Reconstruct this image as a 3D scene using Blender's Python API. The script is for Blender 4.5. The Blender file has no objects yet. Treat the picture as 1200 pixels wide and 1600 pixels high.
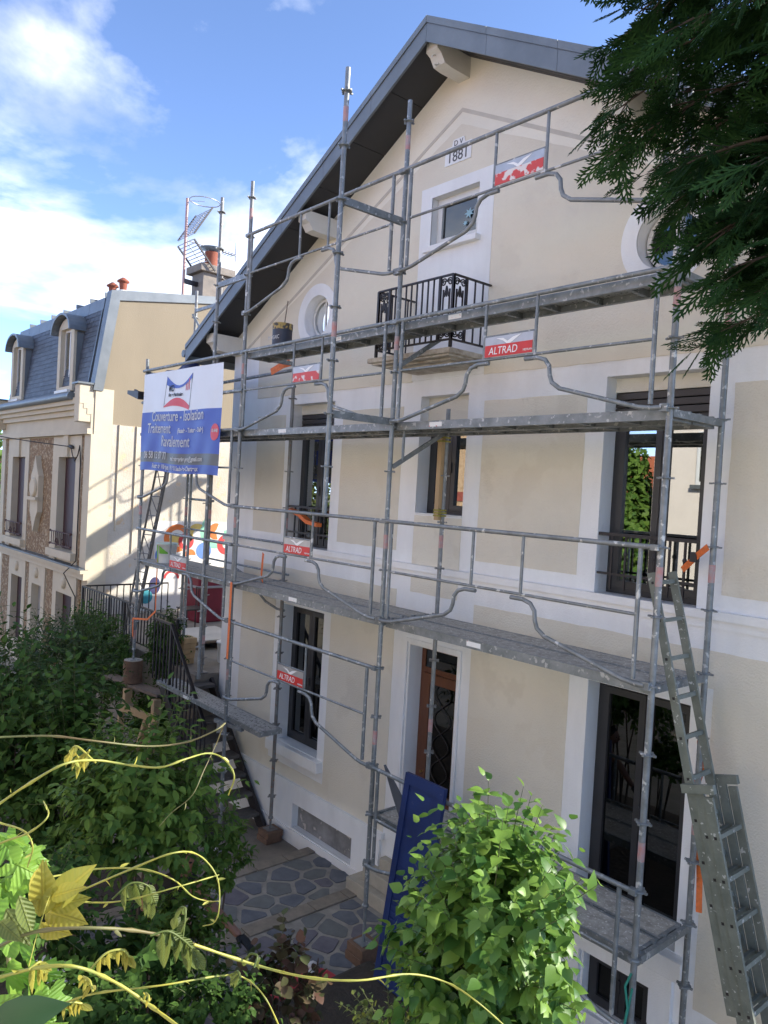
import bpy, bmesh, math, random
import numpy as np
from mathutils import Vector, Matrix, Quaternion
random.seed(7); RNG = np.random.default_rng(7)
SC = bpy.context.scene; COL = SC.collection
ZO = 3.5            # heights in this script are measured from the lower scaffold deck, 3.5 m above the patio
R = math.radians

# ---------------------------------------------------------------- camera
CAMP = Vector((2.88533, -5.13671, 1.28202)); FPX = 1206.66
YAW, PITCH, ROLL = 0.712552, -0.024776, 0.0556694
FW = Vector((-math.cos(YAW)*math.cos(PITCH), math.sin(YAW)*math.cos(PITCH), math.sin(PITCH)))
_r = FW.cross(Vector((0,0,1))).normalized(); _u = _r.cross(FW)
RT = math.cos(ROLL)*_r + math.sin(ROLL)*_u; UP = -math.sin(ROLL)*_r + math.cos(ROLL)*_u
cam = bpy.data.objects.new('camera', bpy.data.cameras.new('camera')); COL.objects.link(cam)
cam.data.sensor_fit = 'HORIZONTAL'; cam.data.sensor_width = 36; cam.data.lens = FPX/1200*36
cam.data.clip_start = .02; cam.data.clip_end = 2000
cam.matrix_world = Matrix(((RT.x, UP.x, -FW.x, CAMP.x), (RT.y, UP.y, -FW.y, CAMP.y), (RT.z, UP.z, -FW.z, CAMP.z+ZO), (0,0,0,1)))
SC.camera = cam
def ray(px, py): return FW + RT*((px-600)/FPX) - UP*((py-800)/FPX)
def at(px, py, D): return CAMP + ray(px, py)*D
def atY(px, py, y): d = ray(px, py); return CAMP + d*((y-CAMP.y)/d.y)
def atZ(px, py, z): d = ray(px, py); return CAMP + d*((z-CAMP.z)/d.z)

# ---------------------------------------------------------------- light
SUN = Vector((.74, 1.0, .66)).normalized()
ELEV = math.asin(SUN.z); AZ = math.atan2(SUN.x, SUN.y)
SUN_STRENGTH, SKY_STRENGTH, EXPOSURE = 2.0, .15, 2.32
sl = bpy.data.lights.new('sun', 'SUN'); sl.energy = SUN_STRENGTH; sl.angle = R(.55); sl.color = (1, .94, .84)
so = bpy.data.objects.new('sun', sl); COL.objects.link(so); so.location = (20, 30, 40)
so.rotation_euler = (-SUN).to_track_quat('-Z', 'Y').to_euler()
W = bpy.data.worlds.new('World'); SC.world = W; W.use_nodes = True
nt = W.node_tree; nt.nodes.clear()
def nn(t, **k):
    n = nt.nodes.new(t)
    for a, b in k.items(): setattr(n, a, b)
    return n
def lk(a, b): nt.links.new(a, b)
wo = nn('ShaderNodeOutputWorld'); bg = nn('ShaderNodeBackground'); bg.inputs[1].default_value = SKY_STRENGTH
sky = nn('ShaderNodeTexSky', sky_type='NISHITA', sun_disc=False, sun_elevation=ELEV, sun_rotation=AZ, altitude=50, air_density=.28, dust_density=.1, ozone_density=1.6)
tc = nn('ShaderNodeTexCoord'); sx = nn('ShaderNodeSeparateXYZ'); lk(tc.outputs['Generated'], sx.inputs[0])
# clouds lie on a flat deck: direction divided by its height
zc = nn('ShaderNodeMath', operation='MAXIMUM'); lk(sx.outputs[2], zc.inputs[0]); zc.inputs[1].default_value = .0
za = nn('ShaderNodeMath', operation='ADD'); lk(zc.outputs[0], za.inputs[0]); za.inputs[1].default_value = .22
dv = nn('ShaderNodeVectorMath', operation='DIVIDE'); cb = nn('ShaderNodeCombineXYZ')
for i in range(3): lk(za.outputs[0], cb.inputs[i])
lk(tc.outputs['Generated'], dv.inputs[0]); lk(cb.outputs[0], dv.inputs[1])
mp = nn('ShaderNodeMapping'); lk(dv.outputs[0], mp.inputs[0]); mp.inputs['Location'].default_value = (10.96, -17.93, -.4)
n1 = nn('ShaderNodeTexNoise'); n1.inputs['Scale'].default_value = 1.05; n1.inputs['Detail'].default_value = 9; n1.inputs['Roughness'].default_value = .56; n1.inputs['Distortion'].default_value = .35
lk(mp.outputs[0], n1.inputs['Vector'])
cr = nn('ShaderNodeValToRGB'); cr.color_ramp.elements[0].position = .48; cr.color_ramp.elements[1].position = .64
cr.color_ramp.elements[0].color = (0,0,0,1); cr.color_ramp.elements[1].color = (1,1,1,1); lk(n1.outputs[0], cr.inputs[0])
n2 = nn('ShaderNodeTexNoise'); n2.inputs['Scale'].default_value = 3.1; n2.inputs['Detail'].default_value = 6; lk(mp.outputs[0], n2.inputs['Vector'])
cc = nn('ShaderNodeValToRGB'); cc.color_ramp.elements[0].position = .40; cc.color_ramp.elements[1].position = .72
cc.color_ramp.elements[0].color = (1.3, 1.42, 1.68, 1); cc.color_ramp.elements[1].color = (4.1, 4.05, 3.95, 1); lk(n2.outputs[0], cc.inputs[0])
mx = nn('ShaderNodeMix', data_type='RGBA'); lk(cr.outputs[0], mx.inputs[0]); lk(sky.outputs[0], mx.inputs[6]); lk(cc.outputs[0], mx.inputs[7])
lk(mx.outputs[2], bg.inputs[0]); lk(bg.outputs[0], wo.inputs[0])
vs = SC.view_settings; vs.view_transform = 'Standard'; vs.look = 'None'; vs.exposure = EXPOSURE; vs.gamma = 1; vs.use_curve_mapping = False
SC.cycles.max_bounces = 8; SC.cycles.diffuse_bounces = 4; SC.cycles.glossy_bounces = 4; SC.cycles.transmission_bounces = 6; SC.cycles.transparent_max_bounces = 8
SC.cycles.use_denoising = True; SC.cycles.caustics_reflective = False; SC.cycles.caustics_refractive = False

# ---------------------------------------------------------------- materials
MATS = {}
def mat(name, col, rough=.7, metal=0, var=.0, scale=6., col2=None, bump=0, bscale=60., spec=.5, trans=0, island=0, speck=None, speck_scale=30., speck_t=.62, streak=0, vein=0):
    """procedural surface: colour blotches, optional specks, relief, per-leaf variation"""
    if name in MATS: return MATS[name]
    m = bpy.data.materials.new(name); m.use_nodes = True; t = m.node_tree; b = t.nodes['Principled BSDF']; out = t.nodes['Material Output']
    N = lambda ty, **k: (lambda n: [setattr(n, a, v) for a, v in k.items()] and n or n)(t.nodes.new(ty))
    L = t.links.new
    geo = N('ShaderNodeNewGeometry'); src = None
    b.inputs['Roughness'].default_value = rough; b.inputs['Metallic'].default_value = metal; b.inputs['Specular IOR Level'].default_value = spec
    c1 = (*col, 1); c2 = (*(col2 or [max(0, c*(1-var)) for c in col]), 1)
    val = N('ShaderNodeMix', data_type='RGBA'); val.inputs[6].default_value = c1; val.inputs[7].default_value = c2
    if island:
        oi = N('ShaderNodeObjectInfo'); ad = N('ShaderNodeMath', operation='ADD'); fr = N('ShaderNodeMath', operation='FRACT')
        L(geo.outputs['Random Per Island'], ad.inputs[0]); L(oi.outputs['Random'], ad.inputs[1]); L(ad.outputs[0], fr.inputs[0]); L(fr.outputs[0], val.inputs[0])
    else:
        n = N('ShaderNodeTexNoise'); n.inputs['Scale'].default_value = scale; n.inputs['Detail'].default_value = 6; n.inputs['Roughness'].default_value = .62
        if streak:
            mpn = N('ShaderNodeMapping'); mpn.inputs['Scale'].default_value = (1, 1, streak); L(geo.outputs['Position'], mpn.inputs[0]); L(mpn.outputs[0], n.inputs['Vector'])
        else: L(geo.outputs['Position'], n.inputs['Vector'])
        rp = N('ShaderNodeValToRGB'); rp.color_ramp.elements[0].position = .34; rp.color_ramp.elements[1].position = .68; L(n.outputs[0], rp.inputs[0]); L(rp.outputs[0], val.inputs[0])
    cout = val.outputs[2]
    if speck:
        ns = N('ShaderNodeTexNoise'); ns.inputs['Scale'].default_value = speck_scale; ns.inputs['Detail'].default_value = 4; L(geo.outputs['Position'], ns.inputs['Vector'])
        r2 = N('ShaderNodeValToRGB'); r2.color_ramp.elements[0].position = speck_t; r2.color_ramp.elements[1].position = speck_t+.05; L(ns.outputs[0], r2.inputs[0])
        m2 = N('ShaderNodeMix', data_type='RGBA'); L(r2.outputs[0], m2.inputs[0]); L(cout, m2.inputs[6]); m2.inputs[7].default_value = (*speck, 1); cout = m2.outputs[2]
    L(cout, b.inputs['Base Color'])
    if bump:
        nb = N('ShaderNodeTexNoise'); nb.inputs['Scale'].default_value = bscale; nb.inputs['Detail'].default_value = 5; L(geo.outputs['Position'], nb.inputs['Vector'])
        bp = N('ShaderNodeBump'); bp.inputs['Strength'].default_value = 1; bp.inputs['Distance'].default_value = bump; L(nb.outputs[0], bp.inputs['Height']); L(bp.outputs[0], b.inputs['Normal'])
    if vein:
        tcn = N('ShaderNodeTexCoord'); sp = N('ShaderNodeSeparateXYZ'); L(tcn.outputs['Object'], sp.inputs[0]); ab = N('ShaderNodeMath', operation='ABSOLUTE'); L(sp.outputs[0], ab.inputs[0])
        ma = N('ShaderNodeMath', operation='MULTIPLY_ADD'); L(ab.outputs[0], ma.inputs[0]); ma.inputs[1].default_value = -.9; L(sp.outputs[1], ma.inputs[2])
        ml = N('ShaderNodeMath', operation='MULTIPLY'); L(ma.outputs[0], ml.inputs[0]); ml.inputs[1].default_value = 52; sn = N('ShaderNodeMath', operation='SINE'); L(ml.outputs[0], sn.inputs[0])
        rv = N('ShaderNodeMapRange'); L(ab.outputs[0], rv.inputs[0]); rv.inputs[1].default_value = .012; rv.inputs[2].default_value = .03; rv.inputs[3].default_value = 1.6; rv.inputs[4].default_value = 0
        su = N('ShaderNodeMath', operation='MULTIPLY_ADD'); L(sn.outputs[0], su.inputs[0]); su.inputs[1].default_value = .28; L(rv.outputs[0], su.inputs[2])
        bp = N('ShaderNodeBump'); bp.inputs['Strength'].default_value = 1; bp.inputs['Distance'].default_value = vein; L(su.outputs[0], bp.inputs['Height']); L(bp.outputs[0], b.inputs['Normal'])
        mc = N('ShaderNodeMix', data_type='RGBA'); mr = N('ShaderNodeMapRange'); L(su.outputs[0], mr.inputs[0]); mr.inputs[1].default_value = -.5; mr.inputs[2].default_value = 1.6; mr.inputs[3].default_value = .0; mr.inputs[4].default_value = .3
        L(mr.outputs[0], mc.inputs[0]); L(cout, mc.inputs[6]); mc.inputs[7].default_value = (min(1,col[0]*1.5+.05), min(1,col[1]*1.4+.05), col[2]*1.3, 1); cout = mc.outputs[2]; L(cout, b.inputs['Base Color'])
    if trans:
        tr = N('ShaderNodeBsdfTranslucent'); L(cout, tr.inputs[0]); ms = N('ShaderNodeMixShader'); ms.inputs[0].default_value = trans
        hs = N('ShaderNodeHueSaturation'); hs.inputs['Value'].default_value = 1.5; hs.inputs['Hue'].default_value = .485; L(cout, hs.inputs['Color']); L(hs.outputs[0], tr.inputs[0])
        L(b.outputs[0], ms.inputs[1]); L(tr.outputs[0], ms.inputs[2]); L(ms.outputs[0], out.inputs[0])
    MATS[name] = m; return m
def glass_mat(name, base=.3, tint=(.35,.38,.38)):
    if name in MATS: return MATS[name]
    m = bpy.data.materials.new(name); m.use_nodes = True; t = m.node_tree; t.nodes.clear(); L = t.links.new
    o = t.nodes.new('ShaderNodeOutputMaterial'); g = t.nodes.new('ShaderNodeBsdfGlossy'); g.inputs['Roughness'].default_value = .006; g.inputs['Color'].default_value = (.95,.97,.96,1)
    tp = t.nodes.new('ShaderNodeBsdfTransparent'); tp.inputs[0].default_value = (*tint, 1)
    lw = t.nodes.new('ShaderNodeFresnel'); lw.inputs[0].default_value = 1.5
    mr = t.nodes.new('ShaderNodeMapRange'); mr.inputs[3].default_value = base; mr.inputs[4].default_value = 1; L(lw.outputs[0], mr.inputs[0])
    ms = t.nodes.new('ShaderNodeMixShader'); L(mr.outputs[0], ms.inputs[0]); L(tp.outputs[0], ms.inputs[1]); L(g.outputs[0], ms.inputs[2]); L(ms.outputs[0], o.inputs[0])
    MATS[name] = m; return m

# ---------------------------------------------------------------- mesh helpers
class MB:
    def __init__(s): s.v = []; s.f = []; s.sm = []
    def add(s, vs, fs, smooth=False):
        n = len(s.v); s.v += [tuple(p) for p in vs]; s.f += [tuple(i+n for i in f) for f in fs]; s.sm += [smooth]*len(fs); return s
    def box(s, x0, x1, y0, y1, z0, z1):
        if x0 > x1: x0, x1 = x1, x0
        if y0 > y1: y0, y1 = y1, y0
        if z0 > z1: z0, z1 = z1, z0
        return s.add([(x0,y0,z0),(x1,y0,z0),(x1,y1,z0),(x0,y1,z0),(x0,y0,z1),(x1,y0,z1),(x1,y1,z1),(x0,y1,z1)],
                     [(0,3,2,1),(4,5,6,7),(0,1,5,4),(1,2,6,5),(2,3,7,6),(3,0,4,7)])
    def bevbox(s, x0, x1, y0, y1, z0, z1, b):
        """box with chamfered edges"""
        bm = bmesh.new(); bmesh.ops.create_cube(bm, size=1)
        for v in bm.verts: v.co = Vector(((x0+x1)/2+v.co.x*(x1-x0), (y0+y1)/2+v.co.y*(y1-y0), (z0+z1)/2+v.co.z*(z1-z0)))
        bmesh.ops.bevel(bm, geom=bm.edges[:], offset=b, segments=2, profile=.6, affect='EDGES')
        bm.verts.index_update(); s.add([v.co[:] for v in bm.verts], [[v.index for v in f.verts] for f in bm.faces]); bm.free(); return s
    def bar(s, a, b, w, h, up=(0,0,1), n0=0):
        """rectangular bar from a to b, w across, h along up"""
        a, b = Vector(a), Vector(b); d = (b-a).normalized(); up = Vector(up)
        sd = d.cross(up)
        if sd.length < 1e-4: sd = d.cross(Vector((0,1,0)))
        sd.normalize(); up = sd.cross(d).normalized()
        P = [q+sd*(i*w/2)+up*(j*h/2) for q in (a, b) for i, j in ((-1,-1),(1,-1),(1,1),(-1,1))]
        return s.add(P, [(0,1,2,3),(7,6,5,4),(0,4,5,1),(1,5,6,2),(2,6,7,3),(3,7,4,0)])
    def tube(s, pts, r, n=8, caps=True, closed=False):
        P = [Vector(p) for p in pts]; m = len(P); rs = r if isinstance(r, (list, tuple)) else [r]*m
        T = [((P[min(i+1, m-1)]-P[i]).normalized() + (P[i]-P[max(i-1, 0)]).normalized()).normalized() for i in range(m)]
        ref = Vector((0,0,1)) if abs(T[0].z) < .9 else Vector((1,0,0)); nx = T[0].cross(ref).normalized()
        vs = []
        for i in range(m):
            nx = (nx - T[i]*nx.dot(T[i])); nx = nx.normalized() if nx.length > 1e-6 else T[i].orthogonal().normalized(); ny = T[i].cross(nx)
            vs += [P[i] + (nx*math.cos(2*math.pi*k/n)+ny*math.sin(2*math.pi*k/n))*rs[i] for k in range(n)]
        fs = [(i*n+k, i*n+(k+1)%n, (i+1)*n+(k+1)%n, (i+1)*n+k) for i in range(m-1) for k in range(n)]
        s.add(vs, fs, True)
        if caps: s.add(vs[:n], [tuple(range(n))[::-1]]); s.add(vs[-n:], [tuple(range(n))])
        return s
    def prism(s, poly, ext):
        """planar polygon (3-D points) pushed along ext"""
        n = len(poly); e = Vector(ext); A = [Vector(p) for p in poly]
        return s.add(A+[p+e for p in A], [tuple(range(n)), tuple(range(2*n-1, n-1, -1))]+[(i, n+i, n+(i+1)%n, (i+1)%n) for i in range(n)])
    def xz(s, poly, y0, y1): return s.prism([(x, y0, z) for x, z in poly], (0, y1-y0, 0))
    def lathe(s, c, prof, n=16, axis=(0,0,1)):
        q = Vector((0,0,1)).rotation_difference(Vector(axis)); c = Vector(c); m = len(prof)
        vs = [c+q@Vector((r*math.cos(2*math.pi*k/n), r*math.sin(2*math.pi*k/n), z)) for r, z in prof for k in range(n)]
        s.add(vs, [(i*n+k, i*n+(k+1)%n, (i+1)*n+(k+1)%n, (i+1)*n+k) for i in range(m-1) for k in range(n)], True)
        s.add(vs[:n], [tuple(range(n))[::-1]]); s.add(vs[-n:], [tuple(range(n))]); return s
    def build(s, name, m, parent=None, smooth=None, fix=True, **k):
        off = parent_off(parent)
        me = bpy.data.meshes.new(name); me.from_pydata([(a-off.x, b-off.y, c+ZO-off.z) for a, b, c in s.v], [], s.f); me.materials.append(m)
        me.polygons.foreach_set('use_smooth', s.sm if smooth is None else [smooth]*len(s.f))
        if fix:
            bm = bmesh.new(); bm.from_mesh(me); bmesh.ops.recalc_face_normals(bm, faces=bm.faces[:]); bm.to_mesh(me); bm.free()
        me.update(); o = bpy.data.objects.new(name, me); COL.objects.link(o)
        if parent: o.parent = parent
        for a, b in k.items(): o[a] = b
        return o
def parent_off(p):
    v = Vector((0,0,0))
    while p: v += p.location; p = p.parent
    return v
def thing(name, loc, label, category, group=None):
    o = bpy.data.objects.new(name, None); COL.objects.link(o); o.location = (loc[0], loc[1], loc[2]+ZO); o.empty_display_size = .2
    o['label'] = label; o['category'] = category
    if group: o['group'] = group
    return o
def tag(o, label, category, group=None):
    o['label'] = label; o['category'] = category
    if group: o['group'] = group
    return o
def text(body, size, origin, ux, uz, name, m, parent, depth=.004, align='CENTER', shear=0, sx=1.0, extra_bold=.0):
    """flat lettering lying in the plane of ux (reading direction) and uz (up)"""
    c = bpy.data.curves.new(name, 'FONT'); c.body = body; c.size = size; c.align_x = align; c.extrude = depth/2; c.shear = shear; c.offset = extra_bold
    o = bpy.data.objects.new(name, c); COL.objects.link(o); dg = bpy.context.evaluated_depsgraph_get(); me = bpy.data.meshes.new_from_object(o.evaluated_get(dg))
    bpy.data.objects.remove(o); bpy.data.curves.remove(c)
    ux, uz = Vector(ux).normalized(), Vector(uz).normalized(); un = ux.cross(uz); off = parent_off(parent); og = Vector(origin)
    for v in me.vertices:
        p = og + ux*(v.co.x*sx) + uz*v.co.y + un*v.co.z; v.co = (p.x-off.x, p.y-off.y, p.z+ZO-off.z)
    me.materials.clear(); me.materials.append(m); me.name = name
    o = bpy.data.objects.new(name, me); COL.objects.link(o); o.parent = parent; return o
def cut(obj, cutters):
    """boolean difference, baked"""
    mods = []
    for c in cutters:
        md = obj.modifiers.new('cut', 'BOOLEAN'); md.operation = 'DIFFERENCE'; md.solver = 'EXACT'; md.object = c
    dg = bpy.context.evaluated_depsgraph_get(); me = bpy.data.meshes.new_from_object(obj.evaluated_get(dg)); old = obj.data
    obj.modifiers.clear(); obj.data = me
    for c in cutters: d = c.data; bpy.data.objects.remove(c); bpy.data.meshes.remove(d)
    bpy.data.meshes.remove(old)

# shared surfaces
WHITE = mat('white_masonry_paint', (.88,.88,.865), .75, var=.13, scale=2.2, bump=.004, bscale=70, streak=.3)
CREAM = mat('cream_render', (.87,.825,.70), .8, var=.10, scale=.9, bump=.006, bscale=45)
BEIGE = mat('beige_render', (.76,.705,.585), .8, col2=(.67,.625,.52), scale=.7, bump=.008, bscale=60, speck=(.70,.645,.53), speck_scale=2.2, speck_t=.55)
SAND = mat('sand_render', (.78,.715,.58), .8, col2=(.70,.645,.525), scale=.7, bump=.006, bscale=60, speck=(.73,.665,.54), speck_scale=2.0, speck_t=.56)
GALV = mat('galvanised_steel', (.27,.29,.30), .5, metal=.4, col2=(.16,.18,.185), scale=9, bump=.0008, bscale=200, speck=(.46,.47,.47), speck_scale=22, speck_t=.60)
GALVR = mat('rust_flecked_steel', (.25,.26,.26), .55, metal=.35, col2=(.17,.155,.14), scale=7, bump=.001, bscale=150, speck=(.27,.13,.07), speck_scale=16, speck_t=.63)
GALVW = mat('plaster_splashed_steel', (.28,.295,.30), .55, metal=.35, col2=(.17,.18,.18), scale=9, bump=.001, bscale=150, speck=(.62,.61,.58), speck_scale=13, speck_t=.61)
DECK = mat('weathered_deck', (.44,.42,.38), .9, col2=(.25,.24,.21), scale=14, bump=.004, bscale=160, speck=(.62,.6,.56), speck_scale=40, speck_t=.6)
ZINC = mat('zinc_sheet', (.17,.19,.205), .5, metal=.35, col2=(.13,.15,.165), scale=3, bump=.001, bscale=20)
ANTH = mat('anthracite_frame', (.035,.036,.04), .42, var=.2, scale=4)
BLACKIRON = mat('black_iron', (.022,.018,.02), .5, var=.3, scale=12)
GLASS = glass_mat('window_glass', .34)
GLASSD = glass_mat('dark_window_glass', .07, (.10,.11,.12))
ORANGE = mat('orange_webbing', (.85,.20,.045), .6, var=.25, scale=30, bump=.001, bscale=300)
REDPL = mat('red_sign_enamel', (.62,.035,.03), .45, var=.1, scale=8)
WHITEPL = mat('white_sign_print', (.85,.85,.85), .5, var=.04)
WOOD = mat('raw_pine', (.46,.32,.17), .7, col2=(.36,.24,.12), scale=9, bump=.002, bscale=70, streak=.15)
OLDWOOD = mat('weathered_board', (.20,.15,.11), .8, col2=(.12,.09,.07), scale=9, bump=.003, bscale=70)
BLOCK = mat('brown_wood_block', (.21,.12,.075), .8, col2=(.13,.08,.05), scale=12, bump=.003, bscale=70)
# ================================================================ the rendered house
XC, YF, XL, XR, SLOPE = -3.28, 1.02, -8.05, 1.49, .55
GROUND_BOT = -4.1
house = thing('gabled_house', (XC, YF, -3.5), 'cream rendered house with white trim and dark gable eaves behind the scaffolding', 'house')
def roofz(x, top=6.2): return top-SLOPE*abs(x-XC)
def rough_edge(poly, amp=.005, step=.14):
    out = []
    for (a, c), (e, f) in zip(poly, poly[1:]+poly[:1]):
        n = max(1, int(math.hypot(e-a, f-c)/step))
        for k in range(n): out.append((a+(e-a)*k/n+random.uniform(-amp,amp)*(k>0), c+(f-c)*k/n+random.uniform(-amp,amp)*(k>0)))
    return out
def slab(name, poly, y0, m, cutters=()):
    if m in (BEIGE, SAND): poly = rough_edge(poly)
    o = MB().xz(poly, y0, YF+.001).build(name, m, house)
    if cutters: cut(o, [c() for c in cutters])
    return o
def rect(x0, x1, z0, z1): return [(x0,z0),(x1,z0),(x1,z1),(x0,z1)]
def cbox(x0, x1, z0, z1, y0=YF-.3, y1=YF+.5): return lambda: MB().box(x0, x1, y0, y1, z0, z1).build('cutter', WHITE, house)
def ccyl(x, z, r): return lambda: MB().lathe((x, YF-.3, z), [(r,0),(r,.9)], 40, (0,1,0)).build('cutter', WHITE, house)
W1L, W1R, W1M = (-6.335,-5.35,.47,2.46), (-1.212,-.225,.47,2.46), (-3.69,-2.937,1.06,2.42)
GL, GR, GD = (-6.335,-5.34,-2.32,-.37), (-1.212,-.215,-2.42,-.34), (-3.64,-2.88,-3.0,-.46)
AT = (-3.68,-2.945,4.13,4.70); OC = [(-5.86,3.64,.29), (-.70,3.64,.29)]
VENT, CELL = (-5.78,-4.47,-3.40,-3.06), (-1.08,-.42,-3.32,-2.82)
wall = MB().xz([(XL,GROUND_BOT),(XR,GROUND_BOT),(XR,roofz(XR)-.01),(XC,6.19),(XL,roofz(XL)-.01)], YF, YF+.36).build('front_wall', WHITE, house)
cut(wall, [cbox(*w)() for w in (W1L,W1R,W1M,GL,GR,GD,AT,CELL)]+[ccyl(*o)() for o in OC]+[cbox(*VENT, y1=YF+.10)()])
MB().box(XL, XL+.3, YF+.36, 10.5, GROUND_BOT, roofz(XL+.3)-.05).build('side_wall', CREAM, house)
MB().box(XR-.3, XR, YF+.36, 10.5, GROUND_BOT, roofz(XR-.3)-.05).build('side_wall', CREAM, house)
MB().xz([(XL,GROUND_BOT),(XR,GROUND_BOT),(XR,roofz(XR)-.01),(XC,6.19),(XL,roofz(XL)-.01)], 10.5, 10.8).build('rear_wall', CREAM, house)
DARKIN = mat('dim_interior', (.12,.11,.10), .9, var=.2)
for z in (.25, 2.55, -3.05): MB().box(XL+.31, XR-.31, YF+.37, 10.49, z-.1, z).build('interior_floor', DARKIN, house)
MB().box(XL+.31, XR-.31, 5.0, 5.1, -3.0, 5).build('interior_partition', DARKIN, house)
# gable render
gb = [(XL,3.30),(XR,3.30),(XR,roofz(XR)-.012),(XC,6.188),(XL,roofz(XL)-.012)]
slab('cream_gable_render', gb, YF-.005, CREAM, [ccyl(x,z,.45) for x,z,r in OC]+[cbox(*AT)])
LINE = mat('grey_groove', (.60,.56,.48), .85, var=.1)
for s in (-1, 1):
    e = s*4.40; a = (XC, 5.60); b = (XC+e, 5.60-.5*4.40)
    MB().xz([a, b, (b[0], b[1]-.045), (a[0], a[1]-.045)], YF-.011, YF-.0052).build('gable_groove', LINE, house)
gp = [(-7.3,2.60),(.74,2.60),(.74,3.53),(XC,5.42),(-7.3,3.53)]
slab('sand_gable_panel', gp, YF-.010, SAND, [ccyl(x,z,.44) for x,z,r in OC]+[cbox(-3.86,-2.73,2.4,4.83)])
slab('attic_window_surround', rect(-3.86,-2.73,2.61,4.83), YF-.014, WHITE, [cbox(*AT)])
for x, z, r in OC:
    o = MB().lathe((x, YF-.016, z), [(.445,0),(.445,.017)], 48, (0,1,0)).build('round_window_surround', WHITE, house); cut(o, [ccyl(x,z,r)()])
    MB().lathe((x, YF+.17, z), [(r+.02,0),(r+.02,.03)], 40, (0,1,0)).build('round_window_frame', ANTH, house)
    w = MB()
    for k in range(24):
        a0, a1 = 2*math.pi*k/24, 2*math.pi*(k+1)/24
        w.bar((x+.25*math.cos(a0), YF+.15, z+.25*math.sin(a0)), (x+.25*math.cos(a1), YF+.15, z+.25*math.sin(a1)), .04, .05, (0,1,0))
    w.bar((x, YF+.15, z-.25), (x, YF+.15, z+.25), .03, .03, (0,1,0))
    wf = w.build('round_window_casement', mat('white_joinery', (.72,.71,.67), .5, var=.06), house)
    MB().lathe((x, YF+.145, z), [(.235,0),(.235,.008)], 32, (0,1,0)).build('pane', GLASSD, wf)
# first floor panels
for x0, x1 in ((-7.26,-6.50),(-5.15,-3.98),(-2.70,-1.415),(-.02,1.2)):
    slab('beige_render_panel', rect(x0,x1,.61,2.32), YF-.006, BEIGE)
slab('beige_spandrel', rect(-3.69,-2.937,.15,1.045), YF-.006, BEIGE)
slab('beige_ground_floor_render', rect(-7.45,1.2,-2.80,.145), YF-.006, BEIGE, [cbox(-6.52,-5.18,-2.62,-.19), cbox(-3.93,-2.68,-2.9,.3), cbox(-1.42,-.03,-2.9,-.16)])
# string course, plinth and sills
sc = MB().xz([(XL-.02,.405),(XR,.405),(XR,.475),(XL-.02,.475)], YF-.055, YF-.0005)
sc.xz([(XL-.01,.33),(XR,.33),(XR,.4045),(XL-.01,.4045)], YF-.02, YF-.0005); sc.build('string_course', WHITE, house)
pl = MB(); pl.xz(rect(XL-.03,-3.9,-2.86,-2.79), YF-.055, YF-.001); pl.xz(rect(XL-.02,VENT[0]-.001,-4.0,-2.861), YF-.04, YF-.001); pl.xz(rect(VENT[1]+.001,-3.95,-4.0,-2.861), YF-.04, YF-.001)
pl.xz(rect(VENT[0],VENT[1],VENT[3]+.001,-2.861), YF-.04, YF-.001); pl.xz(rect(VENT[0],VENT[1],-4.0,VENT[2]-.001), YF-.04, YF-.001)
pl.xz(rect(XL-.03,-3.9,-4.0,-3.42), YF-.06, YF-.0405); pl.build('plinth', WHITE, house)
p2 = MB()
p2.xz([(-2.6,-4.0),(-1.10,-4.0),(-1.10,-2.80),(-.40,-2.80),(-.40,-3.1),(-.2,-3.1),(-.2,-2.62),(-2.6,-2.62)], YF-.05, YF-.001)
p2.xz(rect(-.199,XR,-4.0,-3.0), YF-.05, YF-.001); p2.xz(rect(-1.099,-.401,-4.0,-3.34), YF-.05, YF-.001); p2.build('plinth', WHITE, house)
RAWVENT = mat('raw_grey_mortar', (.33,.32,.31), .9, col2=(.18,.175,.17), scale=4, bump=.01, bscale=30, speck=(.55,.5,.45), speck_scale=8, speck_t=.6)
MB().box(VENT[0]+.003, VENT[1]-.003, YF+.06, YF+.098, VENT[2]+.003, VENT[3]-.003).build('unpainted_vent_recess', RAWVENT, house)
MB().bevbox(GL[0]-.13, GL[1]+.13, YF-.10, YF+.02, -2.475, -2.325, .012).build('sill', WHITE, house)
MB().bevbox(GR[0]-.15, GR[1]+.12, YF-.12, YF+.02, -2.60, -2.425, .012).build('sill', WHITE, house)
MB().bevbox(AT[0]-.05, AT[1]+.05, YF-.09, YF+.02, 4.06, 4.125, .01).build('sill', WHITE, house)
MB().bevbox(W1M[0]-.0, W1M[1], YF-.02, YF+.17, 1.062, 1.075, .003).build('sill', WHITE, house)
# white reveal frames round the ground floor openings (raised fillet)
def fillet(w, t, name='surround_moulding'):
    x0, x1, z0, z1 = w; b = MB(); y0, y1 = YF-.025, YF-.0062
    b.xz([(x0-t,z0),(x0-.03,z0),(x0-.03,z1+.03),(x1+.03,z1+.03),(x1+.03,z0),(x1+t,z0),(x1+t,z1+t),(x0-t,z1+t)], y0, y1); return b.build(name, WHITE, house)
fillet(GD, .07)
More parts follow.
